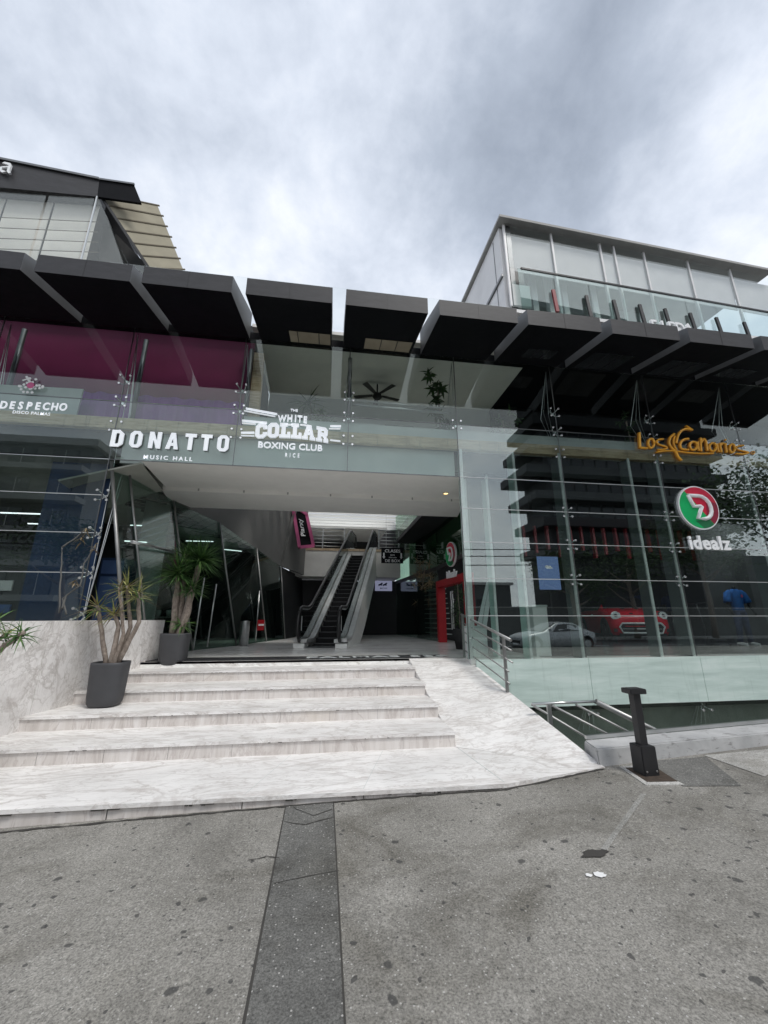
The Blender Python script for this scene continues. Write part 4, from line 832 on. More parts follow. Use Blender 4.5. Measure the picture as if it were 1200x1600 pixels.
b = MB(); rosette(b, (-2.46, 7.38, 1.42), (.25, -.3, 1), 34, .30, .014, .1, (15, 110), (0, 1)); b.build('leaf_crown', ('leaf_dark', 'leaf_mid'), K2)
# one cut by the left edge of the picture
K3 = thing('potted_dracaena', 'dracaena cut off by the left edge, branch leaning in front of the marble wall', 'potted plant', (-3.35, 4.2, .12), 0, 'dracaenas in dark grey pots')
pot(K3, -3.35, 4.2, .12, .53, .22)
tp = aY(38, 987, 4.2); trunk(K3, [(-3.35, 4.2, .58), (-3.15, 4.2, 1.05), (-2.93, 4.2, 1.22), tp], .036, .018)
b = MB(); rosette(b, tp, (.5, -.1, .6), 26, .19, .010, .14, (10, 110), (0, 1)); b.build('leaf_crown', ('leaf_mid', 'leaf_dark'), K3)
for tip in ((-6, 968), (12, 988)):
    tp = aY(*tip, 4.25); trunk(K3, [(-3.15, 4.2, 1.05), tp], .02, .015); b = MB(); rosette(b, tp, (.1, 0, 1), 30, .2, .011, .12, (8, 110), (0, 1, 2)); b.build('leaf_crown', ('leaf_mid', 'leaf_yellow', 'leaf_dark'), K3)

# ================================================================== signs
SY = FY-.05
def at_sign(x, y): return aY(x, y, SY)
S1 = thing('shop_sign', 'white block letters DONATTO with MUSIC HALL below, on the glass left of the entrance', 'sign', at_sign(262, 690))
GD = {'D': (8.6, [[(0, 0), (5.6, 0), (4.8, 2.4), (3, 2.4)], [(5.6, 0), (8.6, 2.6), (5.6, 3.2), (4.8, 2.4)], [(8.6, 2.6), (8.6, 11.4), (5.6, 10.8), (5.6, 3.2)], [(8.6, 11.4), (5.6, 14), (4.8, 11.6), (5.6, 10.8)], [(5.6, 14), (0, 14), (3, 11.6), (4.8, 11.6)], [(0, 14), (0, 0), (3, 2.4), (3, 11.6)]]),
 'O': (8.6, [[(q[0]*.86, q[1]) for q in pl] for pl in [[o[k], o[(k+1) % 8], i8[(k+1) % 8], i8[k]] for o, i8 in [([(2.6, 0), (7.4, 0), (10, 2.6), (10, 11.4), (7.4, 14), (2.6, 14), (0, 11.4), (0, 2.6)], [(4.3, 2.4), (5.7, 2.4), (6.6, 3.4), (6.6, 10.6), (5.7, 11.6), (4.3, 11.6), (3.4, 10.6), (3.4, 3.4)])] for k in range(8)]]),
 'N': (8.6, [[(0, 0), (2.9, 0), (2.9, 14), (0, 14)], [(5.7, 0), (8.6, 0), (8.6, 14), (5.7, 14)], [(2.9, 14), (2.9, 8.2), (5.7, 0), (5.7, 5.8)]]),
 'A': (9, [[(0, 0), (2.9, 0), (4.5, 10.5), (4.5, 14), (2.9, 14)], [(9, 0), (6.1, 14), (4.5, 14), (4.5, 10.5), (6.1, 0)], [(3.33, 2.8), (5.67, 2.8), (5.31, 5.2), (3.69, 5.2)]]),
 'T': (8.2, [[(0, 11.2), (8.2, 11.2), (8.2, 14), (0, 14)], [(2.6, 0), (5.6, 0), (5.6, 11.2), (2.6, 11.2)]])}
for k, (ch, x) in enumerate(zip('DONATTO', (180.5, 210, 240, 267.5, 295.5, 320.5, 347))):
    yc = 683.5+(x-180)*.045; p = at_sign(x, yc+13.8); wd_, polys = GD[ch]; b = MB(); bk = MB(); us = .0222
    for pl in polys:
        q = [p+Vector(((u_-wd_/2)*us*1.04, 0, v_*us)) for u_, v_ in pl]; b.prism(q, (0, .02, 0)); bk.prism([w_+Vector((.004, .0205, -.006)) for w_ in q], (0, .02, 0))
    f_ = b.build('letter', 'letter_fill_glow', S1); bk.build('letter_back', 'letter_grey', f_)
p = at_sign(262, 718.5); place_text('small_lettering', textmesh('MUSIC HALL', .07, .008, .014, 1.05, 1.45), 'letter_fill_glow', S1, p)

# slab serif glyphs for COLLAR, each built of butted pieces
def ringp(o, i, skip=()):
    return [[o[k], o[(k+1) % 8], i[(k+1) % 8], i[k]] for k in range(8) if k not in skip]
O8 = [(2.6, 0), (7.4, 0), (10, 2.6), (10, 11.4), (7.4, 14), (2.6, 14), (0, 11.4), (0, 2.6)]
I8 = [(4.2, 2.9), (5.8, 2.9), (6.6, 3.7), (6.6, 10.3), (5.8, 11.1), (4.2, 11.1), (3.4, 10.3), (3.4, 3.7)]
GL = {'O': (10, ringp(O8, I8)),
 'C': (10, ringp(O8, I8, (2,))+[[(6.6, 3.7), (10, 2.6), (10, 5.2), (6.6, 5.2)], [(6.6, 10.3), (6.6, 8.8), (10, 8.8), (10, 11.4)]]),
 'L': (9.6, [[(1.6, 2.8), (5.2, 2.8), (5.2, 11.3), (1.6, 11.3)], [(0, 0), (9.6, 0), (9.6, 2.8), (0, 2.8)], [(0, 11.3), (6.8, 11.3), (6.8, 14), (0, 14)], [(7, 2.8), (9.6, 2.8), (9.6, 5.4), (7, 5.4)]]),
 'A': (12, [[(1.2, 2.6), (4.4, 2.6), (6, 10), (6, 14), (4.0, 14)], [(10.8, 2.6), (8, 14), (6, 14), (6, 10), (7.6, 2.6)], [(4.9, 4.9), (7.1, 4.9), (6.7, 6.8), (5.3, 6.8)], [(0, 0), (5.2, 0), (5.2, 2.6), (0, 2.6)], [(6.8, 0), (12, 0), (12, 2.6), (6.8, 2.6)]]),
 'R': (11, [[(1.4, 2.6), (4.8, 2.6), (4.8, 11.4), (1.4, 11.4)], [(0, 0), (5.8, 0), (5.8, 2.6), (0, 2.6)], [(0, 11.4), (8.2, 11.4), (10.6, 9.6), (10.6, 12), (8.6, 14), (0, 14)], [(7.2, 10.2), (7.2, 8.6), (10.6, 7.2), (10.6, 9.6), (8.2, 11.4), (7.2, 11.4)], [(4.8, 6.0), (9, 6.0), (10.6, 7.2), (7.2, 8.6), (4.8, 8.6)], [(5.6, 6.0), (8.6, 2.6), (6.8, 2.6), (6.8, 0), (11.4, 0), (11.4, 2.6), (9, 6.0)]])}
S2 = thing('shop_sign', 'white arched sign THE WHITE COLLAR BOXING CLUB with side stripes, above the entrance', 'sign', at_sign(457, 675))
cc = at_sign(456, 684); sc2 = .0202; x = -60/2*1.0
tot = sum(GL[ch][0] for ch in 'COLLAR')+5*.7; x = -tot/2
def arch(a, k): return -k*a*a
for ch in 'COLLAR':
    wd_, polys = GL[ch]; b = MB()
    for pl in polys:
        q = []
        for (u_, v_) in pl:
            a = (x+u_)*sc2; q.append(cc+Vector((a, 0, v_*sc2*(1.04-.0*a)+arch(a, .13)+.006)))
        b.prism(q, (0, .05, 0))
    b.build('letter', 'letter_fill_glow', S2); x += wd_+.7
p = at_sign(459, 658.5)
x = -.235
for ch, dx in zip('WHITE', (0, .14, .245, .325, .425)):
    a0_ = -.235+dx; place_text('letter', textmesh(ch, .125, .022, .03, .78), 'letter_fill_glow', S2, p+Vector((a0_+.02, 0, arch(a0_, .35))), xdir=(1, 0, -.5*a0_))
p = at_sign(459.5, 643); place_text('small_lettering', textmesh('THE', .05, .012, .012, 1, 1.05), 'letter_fill_glow', S2, p)
p = at_sign(453.5, 702); place_text('boxing_lettering', textmesh('BOXING CLUB', .118, .015, .012, 1.02, 1.02), 'letter_fill_glow', S2, p)
p = at_sign(456.5, 714.5); place_text('small_lettering', textmesh('RICE', .078, .012, .012, .62, 2.1), 'letter_fill_glow', S2, p)
for (a, c, w_) in (((384, 637.5), (433, 646.5), .03), ((381, 641), (430, 650), .012), ((378, 656.5), (417, 660), .03), ((378, 660.5), (399, 662), .013), ((376.5, 675.5), (397, 675.5), .03), ((376.5, 680), (397, 680.5), .012), ((516, 665), (533, 665.5), .03), ((514, 669), (532, 669.5), .012), ((516, 687), (532, 689), .02), ((446, 662.5), (456, 663), .02), ((469, 663), (479, 664), .02)):
    b = MB(); b.bar(at_sign(*a), at_sign(*c), .03, w_, upd=(0, 1, 0)) if False else b.prism([at_sign(a[0], a[1])+Vector((0, 0, -w_/2)), at_sign(c[0], c[1])+Vector((0, 0, -w_/2)), at_sign(c[0], c[1])+Vector((0, 0, w_/2)), at_sign(a[0], a[1])+Vector((0, 0, w_/2))], (0, .04, 0))
    b.build('stripe', 'letter_fill_glow', S2)

S3 = thing('shop_sign', 'orange handwritten sign Los Canarios on the timber band at right', 'sign', at_sign(1085, 690))
def zp(x, y): return at_sign(970+x/5.2174, 640+y/5.2174)
def ell(cx, cy, rx, ry, n=16, a0=0, a1=2*math.pi): return [(cx+rx*math.cos(a0+(a1-a0)*i/n), cy+ry*math.sin(a0+(a1-a0)*i/n)) for i in range(n+1)]
def smooth_path(p, n=6):
    p = [Vector((*q, 0)) for q in p]; o = []
    for i in range(len(p)-1):
        a, b_, c, d = p[max(i-1, 0)], p[i], p[i+1], p[min(i+2, len(p)-1)]
        for k in range(n):
            t_ = k/n; o.append(.5*((2*b_)+(c-a)*t_+(2*a-5*b_+4*c-d)*t_*t_+(3*b_-a-3*c+d)*t_**3))
    o.append(p[-1]); return [(q.x, q.y) for q in o]
STK = [([(152, 188), (154, 250), (158, 312)], 11), ([(158, 312), (190, 311), (216, 316)], 9), (ell(248, 275, 24, 38), 10), ([(348, 240), (312, 244), (292, 262), (310, 284), (360, 300), (378, 314), (345, 324), (300, 325)], 8),
 ([(584, 166), (545, 140), (530, 134)], 8), ([(584, 166), (530, 158), (488, 180), (462, 225), (452, 275)], 10), ([(436, 198), (405, 228), (394, 270), (412, 310), (448, 345), (468, 385), (496, 414)], 10), ([(292, 345), (370, 336), (440, 337), (540, 350), (650, 357), (758, 356)], 7), ([(440, 215), (430, 260), (438, 300), (456, 330)], 8),
 ([(552, 238), (512, 246), (484, 282), (496, 320), (552, 328)], 10), (ell(592, 296, 30, 34), 10), ([(628, 262), (630, 300), (638, 336)], 10), ([(652, 232), (652, 285), (656, 340)], 10), ([(655, 270), (676, 240), (694, 262), (700, 300), (706, 338)], 10), (ell(750, 306, 28, 34), 10), ([(786, 278), (790, 315), (800, 346)], 9), ([(808, 274), (812, 310), (822, 348)], 10), ([(812, 298), (828, 274), (848, 282)], 9), ([(853, 276), (857, 310), (864, 350)], 10), (ell(855, 246, 4, 4, 6), 5), (ell(908, 316, 22, 34), 10), ([(1000, 292), (960, 296), (938, 314), (965, 330), (1020, 342), (1040, 352), (1000, 362), (938, 358)], 8), (ell(1080, 350, 13, 12), 3)]
for pts, r_ in STK:
    if len(pts) < 12: pts = smooth_path(pts)
    P3 = [zp(*q) for q in pts]; n = len(P3); rad = r_*.00245
    MB().tube([q+Vector((0, .03, 0)) for q in P3], rad*1.08, 6).build('letter_stroke', 'orange_side', S3)
    MB().tube(P3, rad, 6).build('letter_stroke', 'orange_letter', S3)

def idealz(name, label, c, xd, rad, lettering=True):
    t_ = thing(name, label, 'sign', c); x = Vector(xd).normalized(); z = Vector((0, 0, 1)); n = x.cross(z); c = Vector(c)
    def disc(pts, d0, d1, mat, nm): b = MB(); b.prism([c+x*a*rad+z*b_*rad+n*d0 for a, b_ in pts], n*(d1-d0)); return b.build(nm, mat, t_)
    def arc(r, a0, a1, k=40): return [(r*math.cos(R(a0+(a1-a0)*i/k)), r*math.sin(R(a0+(a1-a0)*i/k))) for i in range(k+1)]
    full = arc(1, 0, 360, 64)[:-1]; disc(full, -.05, 0, 'letter_white', 'disc')
    r = .94
    disc(arc(r, 128, 308), .001, .007, 'logo_green', 'green_half'); disc(arc(r, -52, 128), .001, .007, 'logo_red', 'red_half')
    # darker bands of the printed design, right of the mark
    disc([(.42, .32)]+[p for p in arc(r, 14, -50)]+[(.55, -.70), (.30, -.36)], .007, .009, 'logo_red_dark', 'dark_band')
    disc([(-.30, -.62)]+[p for p in arc(r, 272, 306)]+[(.28, -.34), (.1, -.58)], .007, .009, 'logo_green_dark', 'dark_band')
    MK = [(-.50, .58), (.05, .58), (.24, .55), (.43, .43), (.56, .25), (.61, .03), (.60, -.18), (.52, -.36), (.38, -.50), (.20, -.56), (-.22, -.56), (.12, .04), (.06, .06), (-.32, .04), (-.50, .58), (-.3, .58)]
    pth = [c+x*a*rad*.92+z*b_*rad*.92+n*.012 for a, b_ in MK]
    MB().tube(pth, .088*rad, 8).build('logo_mark', 'letter_white', t_)
    if lettering:
        place_text('lettering', textmesh('idealz', rad*.56, .02, .032, 1.0, 1.08), 'letter_white', t_, c+z*(-rad*1.86)+x*(.10*rad), xdir=tuple(x))
    return t_
idealz('round_sign', 'round green and red sign with white mark and idealz lettering on the right glass facade', at_sign(1092, 793), (1, 0, 0), .47)
idealz('round_sign', 'small round green and red sign seen edge on above the red doorway', (3.30, 10.35, 3.2), (.10, -1, 0), .34)

S4 = thing('glass_sign', 'white DESPECHO DISCO PALMAS sign with flower emblem on a grey pane at far left', 'sign', at_sign(40, 620))
p = [at_sign(-40, 588), at_sign(119, 597), at_sign(104, 649), at_sign(-40, 645)]
b = MB(); b.prism([q+Vector((0, .22, 0)) for q in p], (0, .03, 0)); b.build('backing_panel', 'grey_panel', S4)
for k, ch in enumerate('DESPECHO'):
    p = at_sign(2+k*13.4, 636.5+k*.45)+Vector((0, .034, 0)); place_text('letter', textmesh(ch, .135, .006, .03, .80), 'letter_fill_glow', S4, p)
p = at_sign(46.5, 646)+Vector((0, .034, 0)); place_text('small_lettering', textmesh('DISCO PALMAS', .055, .004, .008, 1.0, 1.1), 'letter_fill_glow', S4, p)
b = MB(); c0 = at_sign(47, 600)
b.prism([c0+Vector((x_*.01, 0, z_*.01)) for x_, z_ in ((-11, 14), (-8, 16), (3, 2), (0, -1))], (0, .01, 0)); b.prism([c0+Vector((x_*.01, -.002, z_*.01)) for x_, z_ in ((-14, 7), (-2, 13), (-1, 11), (-13, 5))], (0, .01, 0)); b.build('sword', 'letter_white', S4)
re = random.Random(5)
for k in range(22):
    a = re.uniform(0, 6.28); r_ = .06+.12*re.random(); q = c0+Vector((math.cos(a)*r_*1.2+.01, -.004*(k % 3), -.03+math.sin(a)*r_*.8)); b = MB()
    b.prism([q+Vector((math.cos(i*1.047)*.024, 0, math.sin(i*1.047)*.024)) for i in range(6)], (0, .006, 0)); b.build('flower', 'letter_white', S4)
b = MB(); b.prism([c0+Vector((math.cos(i*.785)*.06+.02, -.014, math.sin(i*.785)*.06-.03)) for i in range(8)], (0, .006, 0)); b.build('rose', 'pink_paint', S4)
S5 = thing('window_lettering', 'dark lettering on a pale panel behind the lower left glass', 'sign', (-5.6, 7.6, 2.4))
b = MB().box(-7.6, -5.05, 7.62, 7.66, 1.42, 2.75).build('backing_panel', 'house_grey', S5)
place_text('lettering', textmesh('arcom', .22, .01, .03, 1.15), 'black_metal', S5, aY(42, 848, 7.6)); place_text('small_lettering', textmesh('s integrales', .09, .01, .012, 1.1), 'black_metal', S5, aY(22, 858, 7.6))
MB().box(-5.75, -5.35, 7.58, 7.61, 1.95, 2.12).build('white_plate', 'white_paint', S5); MB().box(-5.5, -5.3, 7.58, 7.61, 1.58, 1.72).build('small_screen', 'screen_blue', S5)

# ================================================================== lobby objects
M_ = thing('door_mat', 'black entrance mat with pale lettering PALMAS 530 at the head of the steps', 'mat', (-.5, 7.7, .8))
MB().hexa([(-2.95, 7.36, .8), (1.75, 7.36, .8), (2.2, 7.85, .8), (-2.95, 7.85, .8)], [(-2.95, 7.36, .815), (1.75, 7.36, .815), (2.2, 7.85, .815), (-2.95, 7.85, .815)]).build('rubber', 'black_metal', M_)
place_text('lettering', textmesh('PALMAS 530', .24, .003, .02, 1.25, 1.15), 'grey_panel', M_, (.95, 7.46, .818), (1, 0, 0), (0, 1, 0))
H = thing('hanging_sign', 'black hanging sign CLASES DE BOX with white arrows beside the escalator top', 'sign', (2.55, 15.7, 3.64))
MB().box(2.1, 3.0, 15.7, 15.76, 3.66, 4.30).build('board', 'black_paint', H)
place_text('lettering', textmesh('CLASES', .12, .005, .01, 1.15, 1.0), 'letter_white', H, (2.56, 15.69, 4.10)); place_text('lettering', textmesh('DE BOX', .11, .005, .01, 1.1, 1.0), 'letter_white', H, (2.56, 15.69, 3.70))
place_text('small_lettering', textmesh('OPEN CLASS', .04, .005, .003, 1.0), 'letter_white', H, (2.56, 15.69, 3.87)); place_text('small_lettering', textmesh('BOX', .06, .005, .003, 1.0), 'letter_white', H, (2.56, 15.69, 3.96))
for x in (2.2, 2.92):
    b = MB(); b.prism([(x-.03, 15.69, 4.08), (x-.03, 15.69, 3.92), (x-.06, 15.69, 3.92), (x, 15.69, 3.83), (x+.06, 15.69, 3.92), (x+.03, 15.69, 3.92), (x+.03, 15.69, 4.08)], (0, -.01, 0)); b.build('arrow', 'letter_white', H)
MB().bar((2.3, 15.73, 4.3), (2.3, 15.73, 6.0), .012).build('hanger', 'steel', H); MB().bar((2.8, 15.73, 4.3), (2.8, 15.73, 6.0), .012).build('hanger', 'steel', H)
PS = thing('wall_poster', 'pale blue lit poster with dark horse silhouettes above the dark lobby door', 'poster', (2.4, 17.4, 2.65))
MB().box(2.05, 2.8, 17.36, 17.45, 2.66, 3.10).build('panel', 'poster_glow', PS)
b = MB(); 
for x in (2.3, 2.5): b.prism([(x-.12, 17.355, 2.93), (x-.02, 17.355, 2.97), (x+.04, 17.355, 3.02), (x+.09, 17.355, 2.99), (x+.05, 17.355, 2.94), (x+.06, 17.355, 2.87), (x-.02, 17.355, 2.90), (x-.1, 17.355, 2.86)], (0, -.01, 0))
b.build('silhouette', 'shirt_navy', PS)
place_text('lettering', textmesh('BOX', .06, .005, .004, 1.8), 'shirt_navy', PS, (2.42, 17.35, 2.74))
PF = thing('pink_sign', 'pink framed black sign with white script left of the escalator top', 'sign', (-1.1, 14.9, 4.2))
pc = [aY(457, 788, 14.9), aY(479, 804, 15.4), aY(490, 853, 15.4), aY(468, 855, 14.9)]
n_ = (pc[1]-pc[0]).cross(pc[3]-pc[0]).normalized(); n_ = n_ if n_.y < 0 else -n_
b = MB(); b.prism([q-n_*.02 for q in pc], -n_*.05); b.build('board', 'black_paint', PF)
for q, r_ in zip(pc, pc[1:]+pc[:1]): MB().bar(q, r_, .10, .12).build('frame_bar', 'pink_paint', PF)
cm = sum(pc, Vector())/4
xd = (pc[2]-pc[1]).normalized(); yd = n_.cross(xd); 
place_text('lettering', textmesh('Piarxy', .22, .01, .01, .9), 'letter_white', PF, cm+n_*.02, -xd, -yd if False else n_.cross(-xd))
RD = thing('red_doorway', 'thick red portal frame around the right lobby doorway', 'doorway', (3.45, 10.8, .8))
for y in (9.45, 11.95): MB().box(3.33, 3.57, y-.09, y+.09, .8, 2.60).build('post', 'red_paint', RD, bevel=.01)
MB().box(3.33, 3.57, 9.541, 11.859, 2.40, 2.60).build('lintel', 'red_paint', RD, bevel=.01)
for y in (10.3, 10.45): MB().tube([(3.3, y, 1.2), (3.3, y, 2.2)], .02, 8).build('door_handle', 'steel', RD)
K4 = thing('lobby_plant', 'dark leafy plant in a black tapered pot beside the red doorway', 'potted plant', (3.12, 9.55, .8))
MB().lathe((3.12, 9.25, .8), [(.13, 0), (.19, .42), (.19, .46), (.17, .46), (.16, .42)], 4).build('pot', 'black_metal', K4)
b = MB()
for k in range(7): rosette(b, (3.12+rl.uniform(-.1, .1), 9.25+rl.uniform(-.1, .1), 1.45+.13*k), (rl.uniform(-.5, .5), rl.uniform(-.5, .5), 1), 12, .26, .016, .12, (20, 120))
b.build('foliage', 'leaf_dark', K4); trunk(K4, [(3.12, 9.25, 1.2), (3.1, 9.25, 2.3)], .015, .01)
K5 = thing('hanging_plant', 'dry olive brown bush hanging above the shelf behind the lobby glass', 'plant', (3.2, 13, 3.0))
b = MB()
for k in range(26): rosette(b, (3.15+rl.gauss(0, .12), 13.2+rl.gauss(0, .7), 2.75+rl.gauss(0, .33)), (rl.uniform(-1, 1), rl.uniform(-1, 1), rl.uniform(-.6, .6)), 7, .24, .016, .1, (30, 110))
b.build('foliage', 'leaf_dry', K5); trunk(K5, [(3.3, 13.2, 3.2), (3.15, 13.2, 2.4)], .02, .01)
SH = thing('slat_shelf', 'pale slatted shelf rack behind the right lobby glass', 'shelf', (3.7, 13.5, .8))
for k in range(10): MB().box(3.5, 3.9, 12.4+.05*k, 14.3, 1.0+k*.16, 1.02+k*.16).build('slat', 'grey_panel', SH)
for y in (12.9, 14.2): MB().box(3.68, 3.72, y, y+.04, .8, 2.5).build('upright', 'steel_dark', SH)
FB = thing('feather_banner', 'white feather banner leaning behind the corner glass', 'banner', (3.1, 7.9, .8))
pb = [aY(x, y, 7.75) for x, y in ((748, 1016), (744, 985), (752, 945), (760, 910), (767, 903), (770, 912), (764, 950), (757, 1000))]
b = MB(); b.prism(pb, (.02, .03, 0)); b.build('cloth', 'letter_white', FB); MB().tube([aY(747, 1020, 7.75), aY(757, 950, 7.76), aY(767, 900, 7.76)], .014, 6).build('pole', 'steel', FB)
for (x0, x1, y0, z1, lab) in ((2.75, 3.1, 7.62, 1.35, 'low white display plinth behind the ramp railing'), (3.95, 4.25, 7.35, 1.75, 'tall white display plinth by the mint glass fins')):
    t_ = thing('display_plinth', lab, 'plinth', (x0, y0, .8)); MB().box(x0, x1, y0, y0+.35, .8, z1-.04).build('body', 'white_paint', t_); MB().box(x0-.01, x1+.01, y0-.01, y0+.36, z1-.04, z1).build('top', 'grey_panel', t_)
TV = thing('wall_screen', 'pale blue screen inside the showroom', 'screen', (6.25, 10.5, 2.3))
MB().box(5.94, 6.58, 10.5, 10.53, 2.28, 3.22).build('panel', 'screen_glow', TV); MB().box(5.92, 6.60, 10.531, 10.56, 2.26, 3.24).build('casing', 'black_metal', TV); MB().bar((6.26, 10.56, 2.26), (6.26, 10.56, .8), .05).build('stand', 'black_metal', TV)
b = MB(); b.prism([(6.14, 10.495, 2.92), (6.2, 10.495, 2.97), (6.32, 10.495, 2.95), (6.38, 10.495, 2.88), (6.2, 10.495, 2.87)], (0, -.004, 0)); b.build('picture', 'letter_white', TV)
SP = thing('ceiling_spotlight', 'small warm spotlight recessed in the entrance soffit', 'lamp', (2.3, 8.1, 4.1))
MB().lathe((2.48, 7.9, 4.135), [(.05, 0), (.05, .015)], 16).build('lens', 'spot_glow', SP); MB().lathe((2.48, 7.9, 4.128), [(.065, .008), (.07, .02)], 16).build('ring', 'steel', SP)
# things behind the left glass
CL = thing('drinks_cooler', 'tall pale blue drinks cooler behind the left glass', 'cooler', (-4.5, 7.9, 1.3))
MB().box(-4.25, -3.8, 8.0, 8.45, 1.3, 2.6).build('cabinet', 'blue_panel', CL, bevel=.01); MB().box(-4.21, -3.84, 7.99, 7.999, 1.4, 2.25).build('glass_door', 'screen_blue', CL); MB().box(-4.21, -3.84, 7.985, 7.999, 2.3, 2.55).build('header_panel', 'screen_blue', CL)
CT = thing('shop_counter', 'dark counter with pale tableware behind the leaning glass', 'counter', (-3.7, 10.5, .8))
MB().box(-5, -3.5, 10.4, 10.9, .8, 1.5).build('base', 'shop_dark', CT); MB().box(-5.02, -3.48, 10.38, 10.92, 1.5, 1.54).build('top', 'grey_wall', CT)
for k in range(6): tb = MB().lathe((-4.8+k*.24, 10.5, 1.54), [(.04, 0), (.06, .05), (.07, .14), (.06, .15)], 10).build('tableware', 'grey_panel', None, label='pale bowl in the row on the dark shop counter', cat='bowl', group='bowls on the shop counter')
BI = thing('cylinder_bin', 'brushed steel cylinder bin behind the leaning lobby glass', 'bin', (-2.2, 12.3, .8))
MB().lathe((-2.15, 11.2, .8), [(.12, 0), (.12, .6), (.125, .62), (.11, .62)], 20).build('body', 'steel', BI); MB().lathe((-2.15, 11.2, 1.421), [(.11, 0), (.05, .02)], 20).build('lid', 'steel_dark', BI)
for i, (p, q) in enumerate((((-2.9, 9.6, .85), (-2.85, 9.6, 2.4)), ((-2.75, 10.1, .85), (-2.7, 10.1, 2.3)), ((-2.05, 12.4, .85), (-2.05, 12.4, 2.3)))):
    MB().tube([p, q], .018, 8).build('door_handle', 'steel', B)
SN = thing('red_notice', 'red notice with white lettering on the leaning lobby glass', 'notice', (-2.2, 11.9, 1.3)); b = MB(); b.prism([(-2.02, 12.3, 1.15), (-1.9, 12.75, 1.15), (-1.9, 12.75, 1.45), (-2.02, 12.3, 1.45)], (.01, 0, 0)); b.build('board', 'red_paint', SN)
b = MB(); b.prism([(-2.0, 12.35, 1.28), (-1.905, 12.7, 1.28), (-1.905, 12.7, 1.33), (-2.0, 12.35, 1.33)], (.012, 0, 0)); b.build('white_line', 'letter_white', SN)
# bare branch behind the left glass
DB = thing('bare_branch', 'bare grey climbing branch behind the left glass', 'plant', (-4.4, 6.6, 1.4))
for pts in (((92, 958), (95, 900), (97, 855)), ((97, 855), (120, 840), (135, 825)), ((97, 952), (104, 930), (125, 915), (132, 880), (150, 850)), ((104, 960), (98, 935), (112, 925))):
    P3 = [aY(x, y, 6.62+.02*i) for i, (x, y) in enumerate(pts)]; trunk(DB, P3, .014, .007, 'grey_branch')
b = MB()
for pt in ((135, 825), (150, 850), (118, 905), (128, 838)): rosette(b, aY(*pt, 6.6), (0, 0, 1), 10, .13, .012, .2, (30, 140))
b.build('dry_leaf', 'leaf_dry', DB)

# ================================================================== upper floor objects
FN = thing('ceiling_fan', 'black ceiling fan inside the upper room', 'fan', (1.0, 8.6, 6.9))
fc = Vector((1.05, 8.7, 6.95)); MB().tube([fc, fc+Vector((0, 0, .37))], .02, 8).build('rod', 'black_metal', FN); MB().lathe(fc, [(.07, -.12), (.12, -.06), (.10, .02)], 16).build('motor', 'black_metal', FN)
for k in range(5):
    a = k*1.2566+.3; d = Vector((math.cos(a), math.sin(a), 0)); s_ = Vector((-d.y, d.x, .12)); b = MB(); slab(b, [fc+d*.12-s_*.04, fc+d*.6-s_*.07, fc+d*.6+s_*.07, fc+d*.12+s_*.04], .012); b.build('blade', 'black_metal', FN)
def upplant(label, x, y, z, h, mat, n, ln, wd_, sp=.25, potmat='screen_blue'):
    t_ = thing('upstairs_plant', label, 'potted plant', (x, y, 4.97))
    MB().lathe((x, y, 4.97), [(.13, 0), (.17, .05), (.20, .40), (.18, .40), (.17, .36)], 20).build('pot', potmat, t_); trunk(t_, [(x, y, 5.3), (x+.03, y, z), (x, y, z+h*.6)], .025, .015)
    b = MB()
    for k in range(n): rosette(b, (x+rl.gauss(0, sp), y+rl.gauss(0, sp*.6), z+h*(k/n)), (rl.uniform(-.6, .6), rl.uniform(-.6, .6), 1), 11, ln, wd_, .12, (20, 125))
    b.build('foliage', mat, t_)
upplant('tall dark leafy plant in a blue pot inside the upper window', 2.35, 7.75, 5.7, 1.5, 'leaf_dark', 12, .22, .045, .14)
upplant('spiky palm like plant inside the upper window above the boxing sign', -.55, 7.9, 5.9, .4, 'leaf_dark', 3, .5, .018, .1)
upplant('pale leafy bush behind the boxing sign', .0, 7.7, 5.15, .75, 'leaf_mid', 14, .2, .03, .3)
upplant('small leafy shrub at the right end of the upper window', 3.9, 7.8, 5.5, .8, 'leaf_dark', 8, .2, .03, .15)
upplant('leafy creeper hanging by the dark upper window above the orange sign', 6.95, 7.6, 5.4, 1.1, 'leaf_dark', 9, .14, .025, .12)
for (x, lab) in ((.62, 'pale sofa back behind the left upper window'), (1.4, 'grey sofa back behind the middle upper window')):
    t_ = thing('sofa', lab, 'sofa', (x, 8, 4.97)); MB().box(x-.32, x+.42, 7.8, 8.0, 5.1, 5.68).build('back', 'grey_panel' if x < 1 else 'house_grey', t_, bevel=.04); MB().box(x-.32, x+.42, 8.001, 8.5, 5.1, 5.35).build('seat', 'grey_panel', t_); 
    for dx in (-.28, .38): MB().box(x+dx-.02, x+dx+.02, 7.9, 7.94, 4.97, 5.1).build('leg', 'steel_dark', t_)
MS = thing('menu_sign', 'dim red lettering inside the dark upper room at right', 'sign', (5.6, 8.9, 6.2)); MB().box(4.9, 6.2, 9.25, 9.29, 5.9, 6.3).build('board', 'black_metal', MS); place_text('lettering', textmesh('ARABITO', .12, .005, .005, 1.1), 'red_dark', MS, (5.5, 9.24, 6.05))

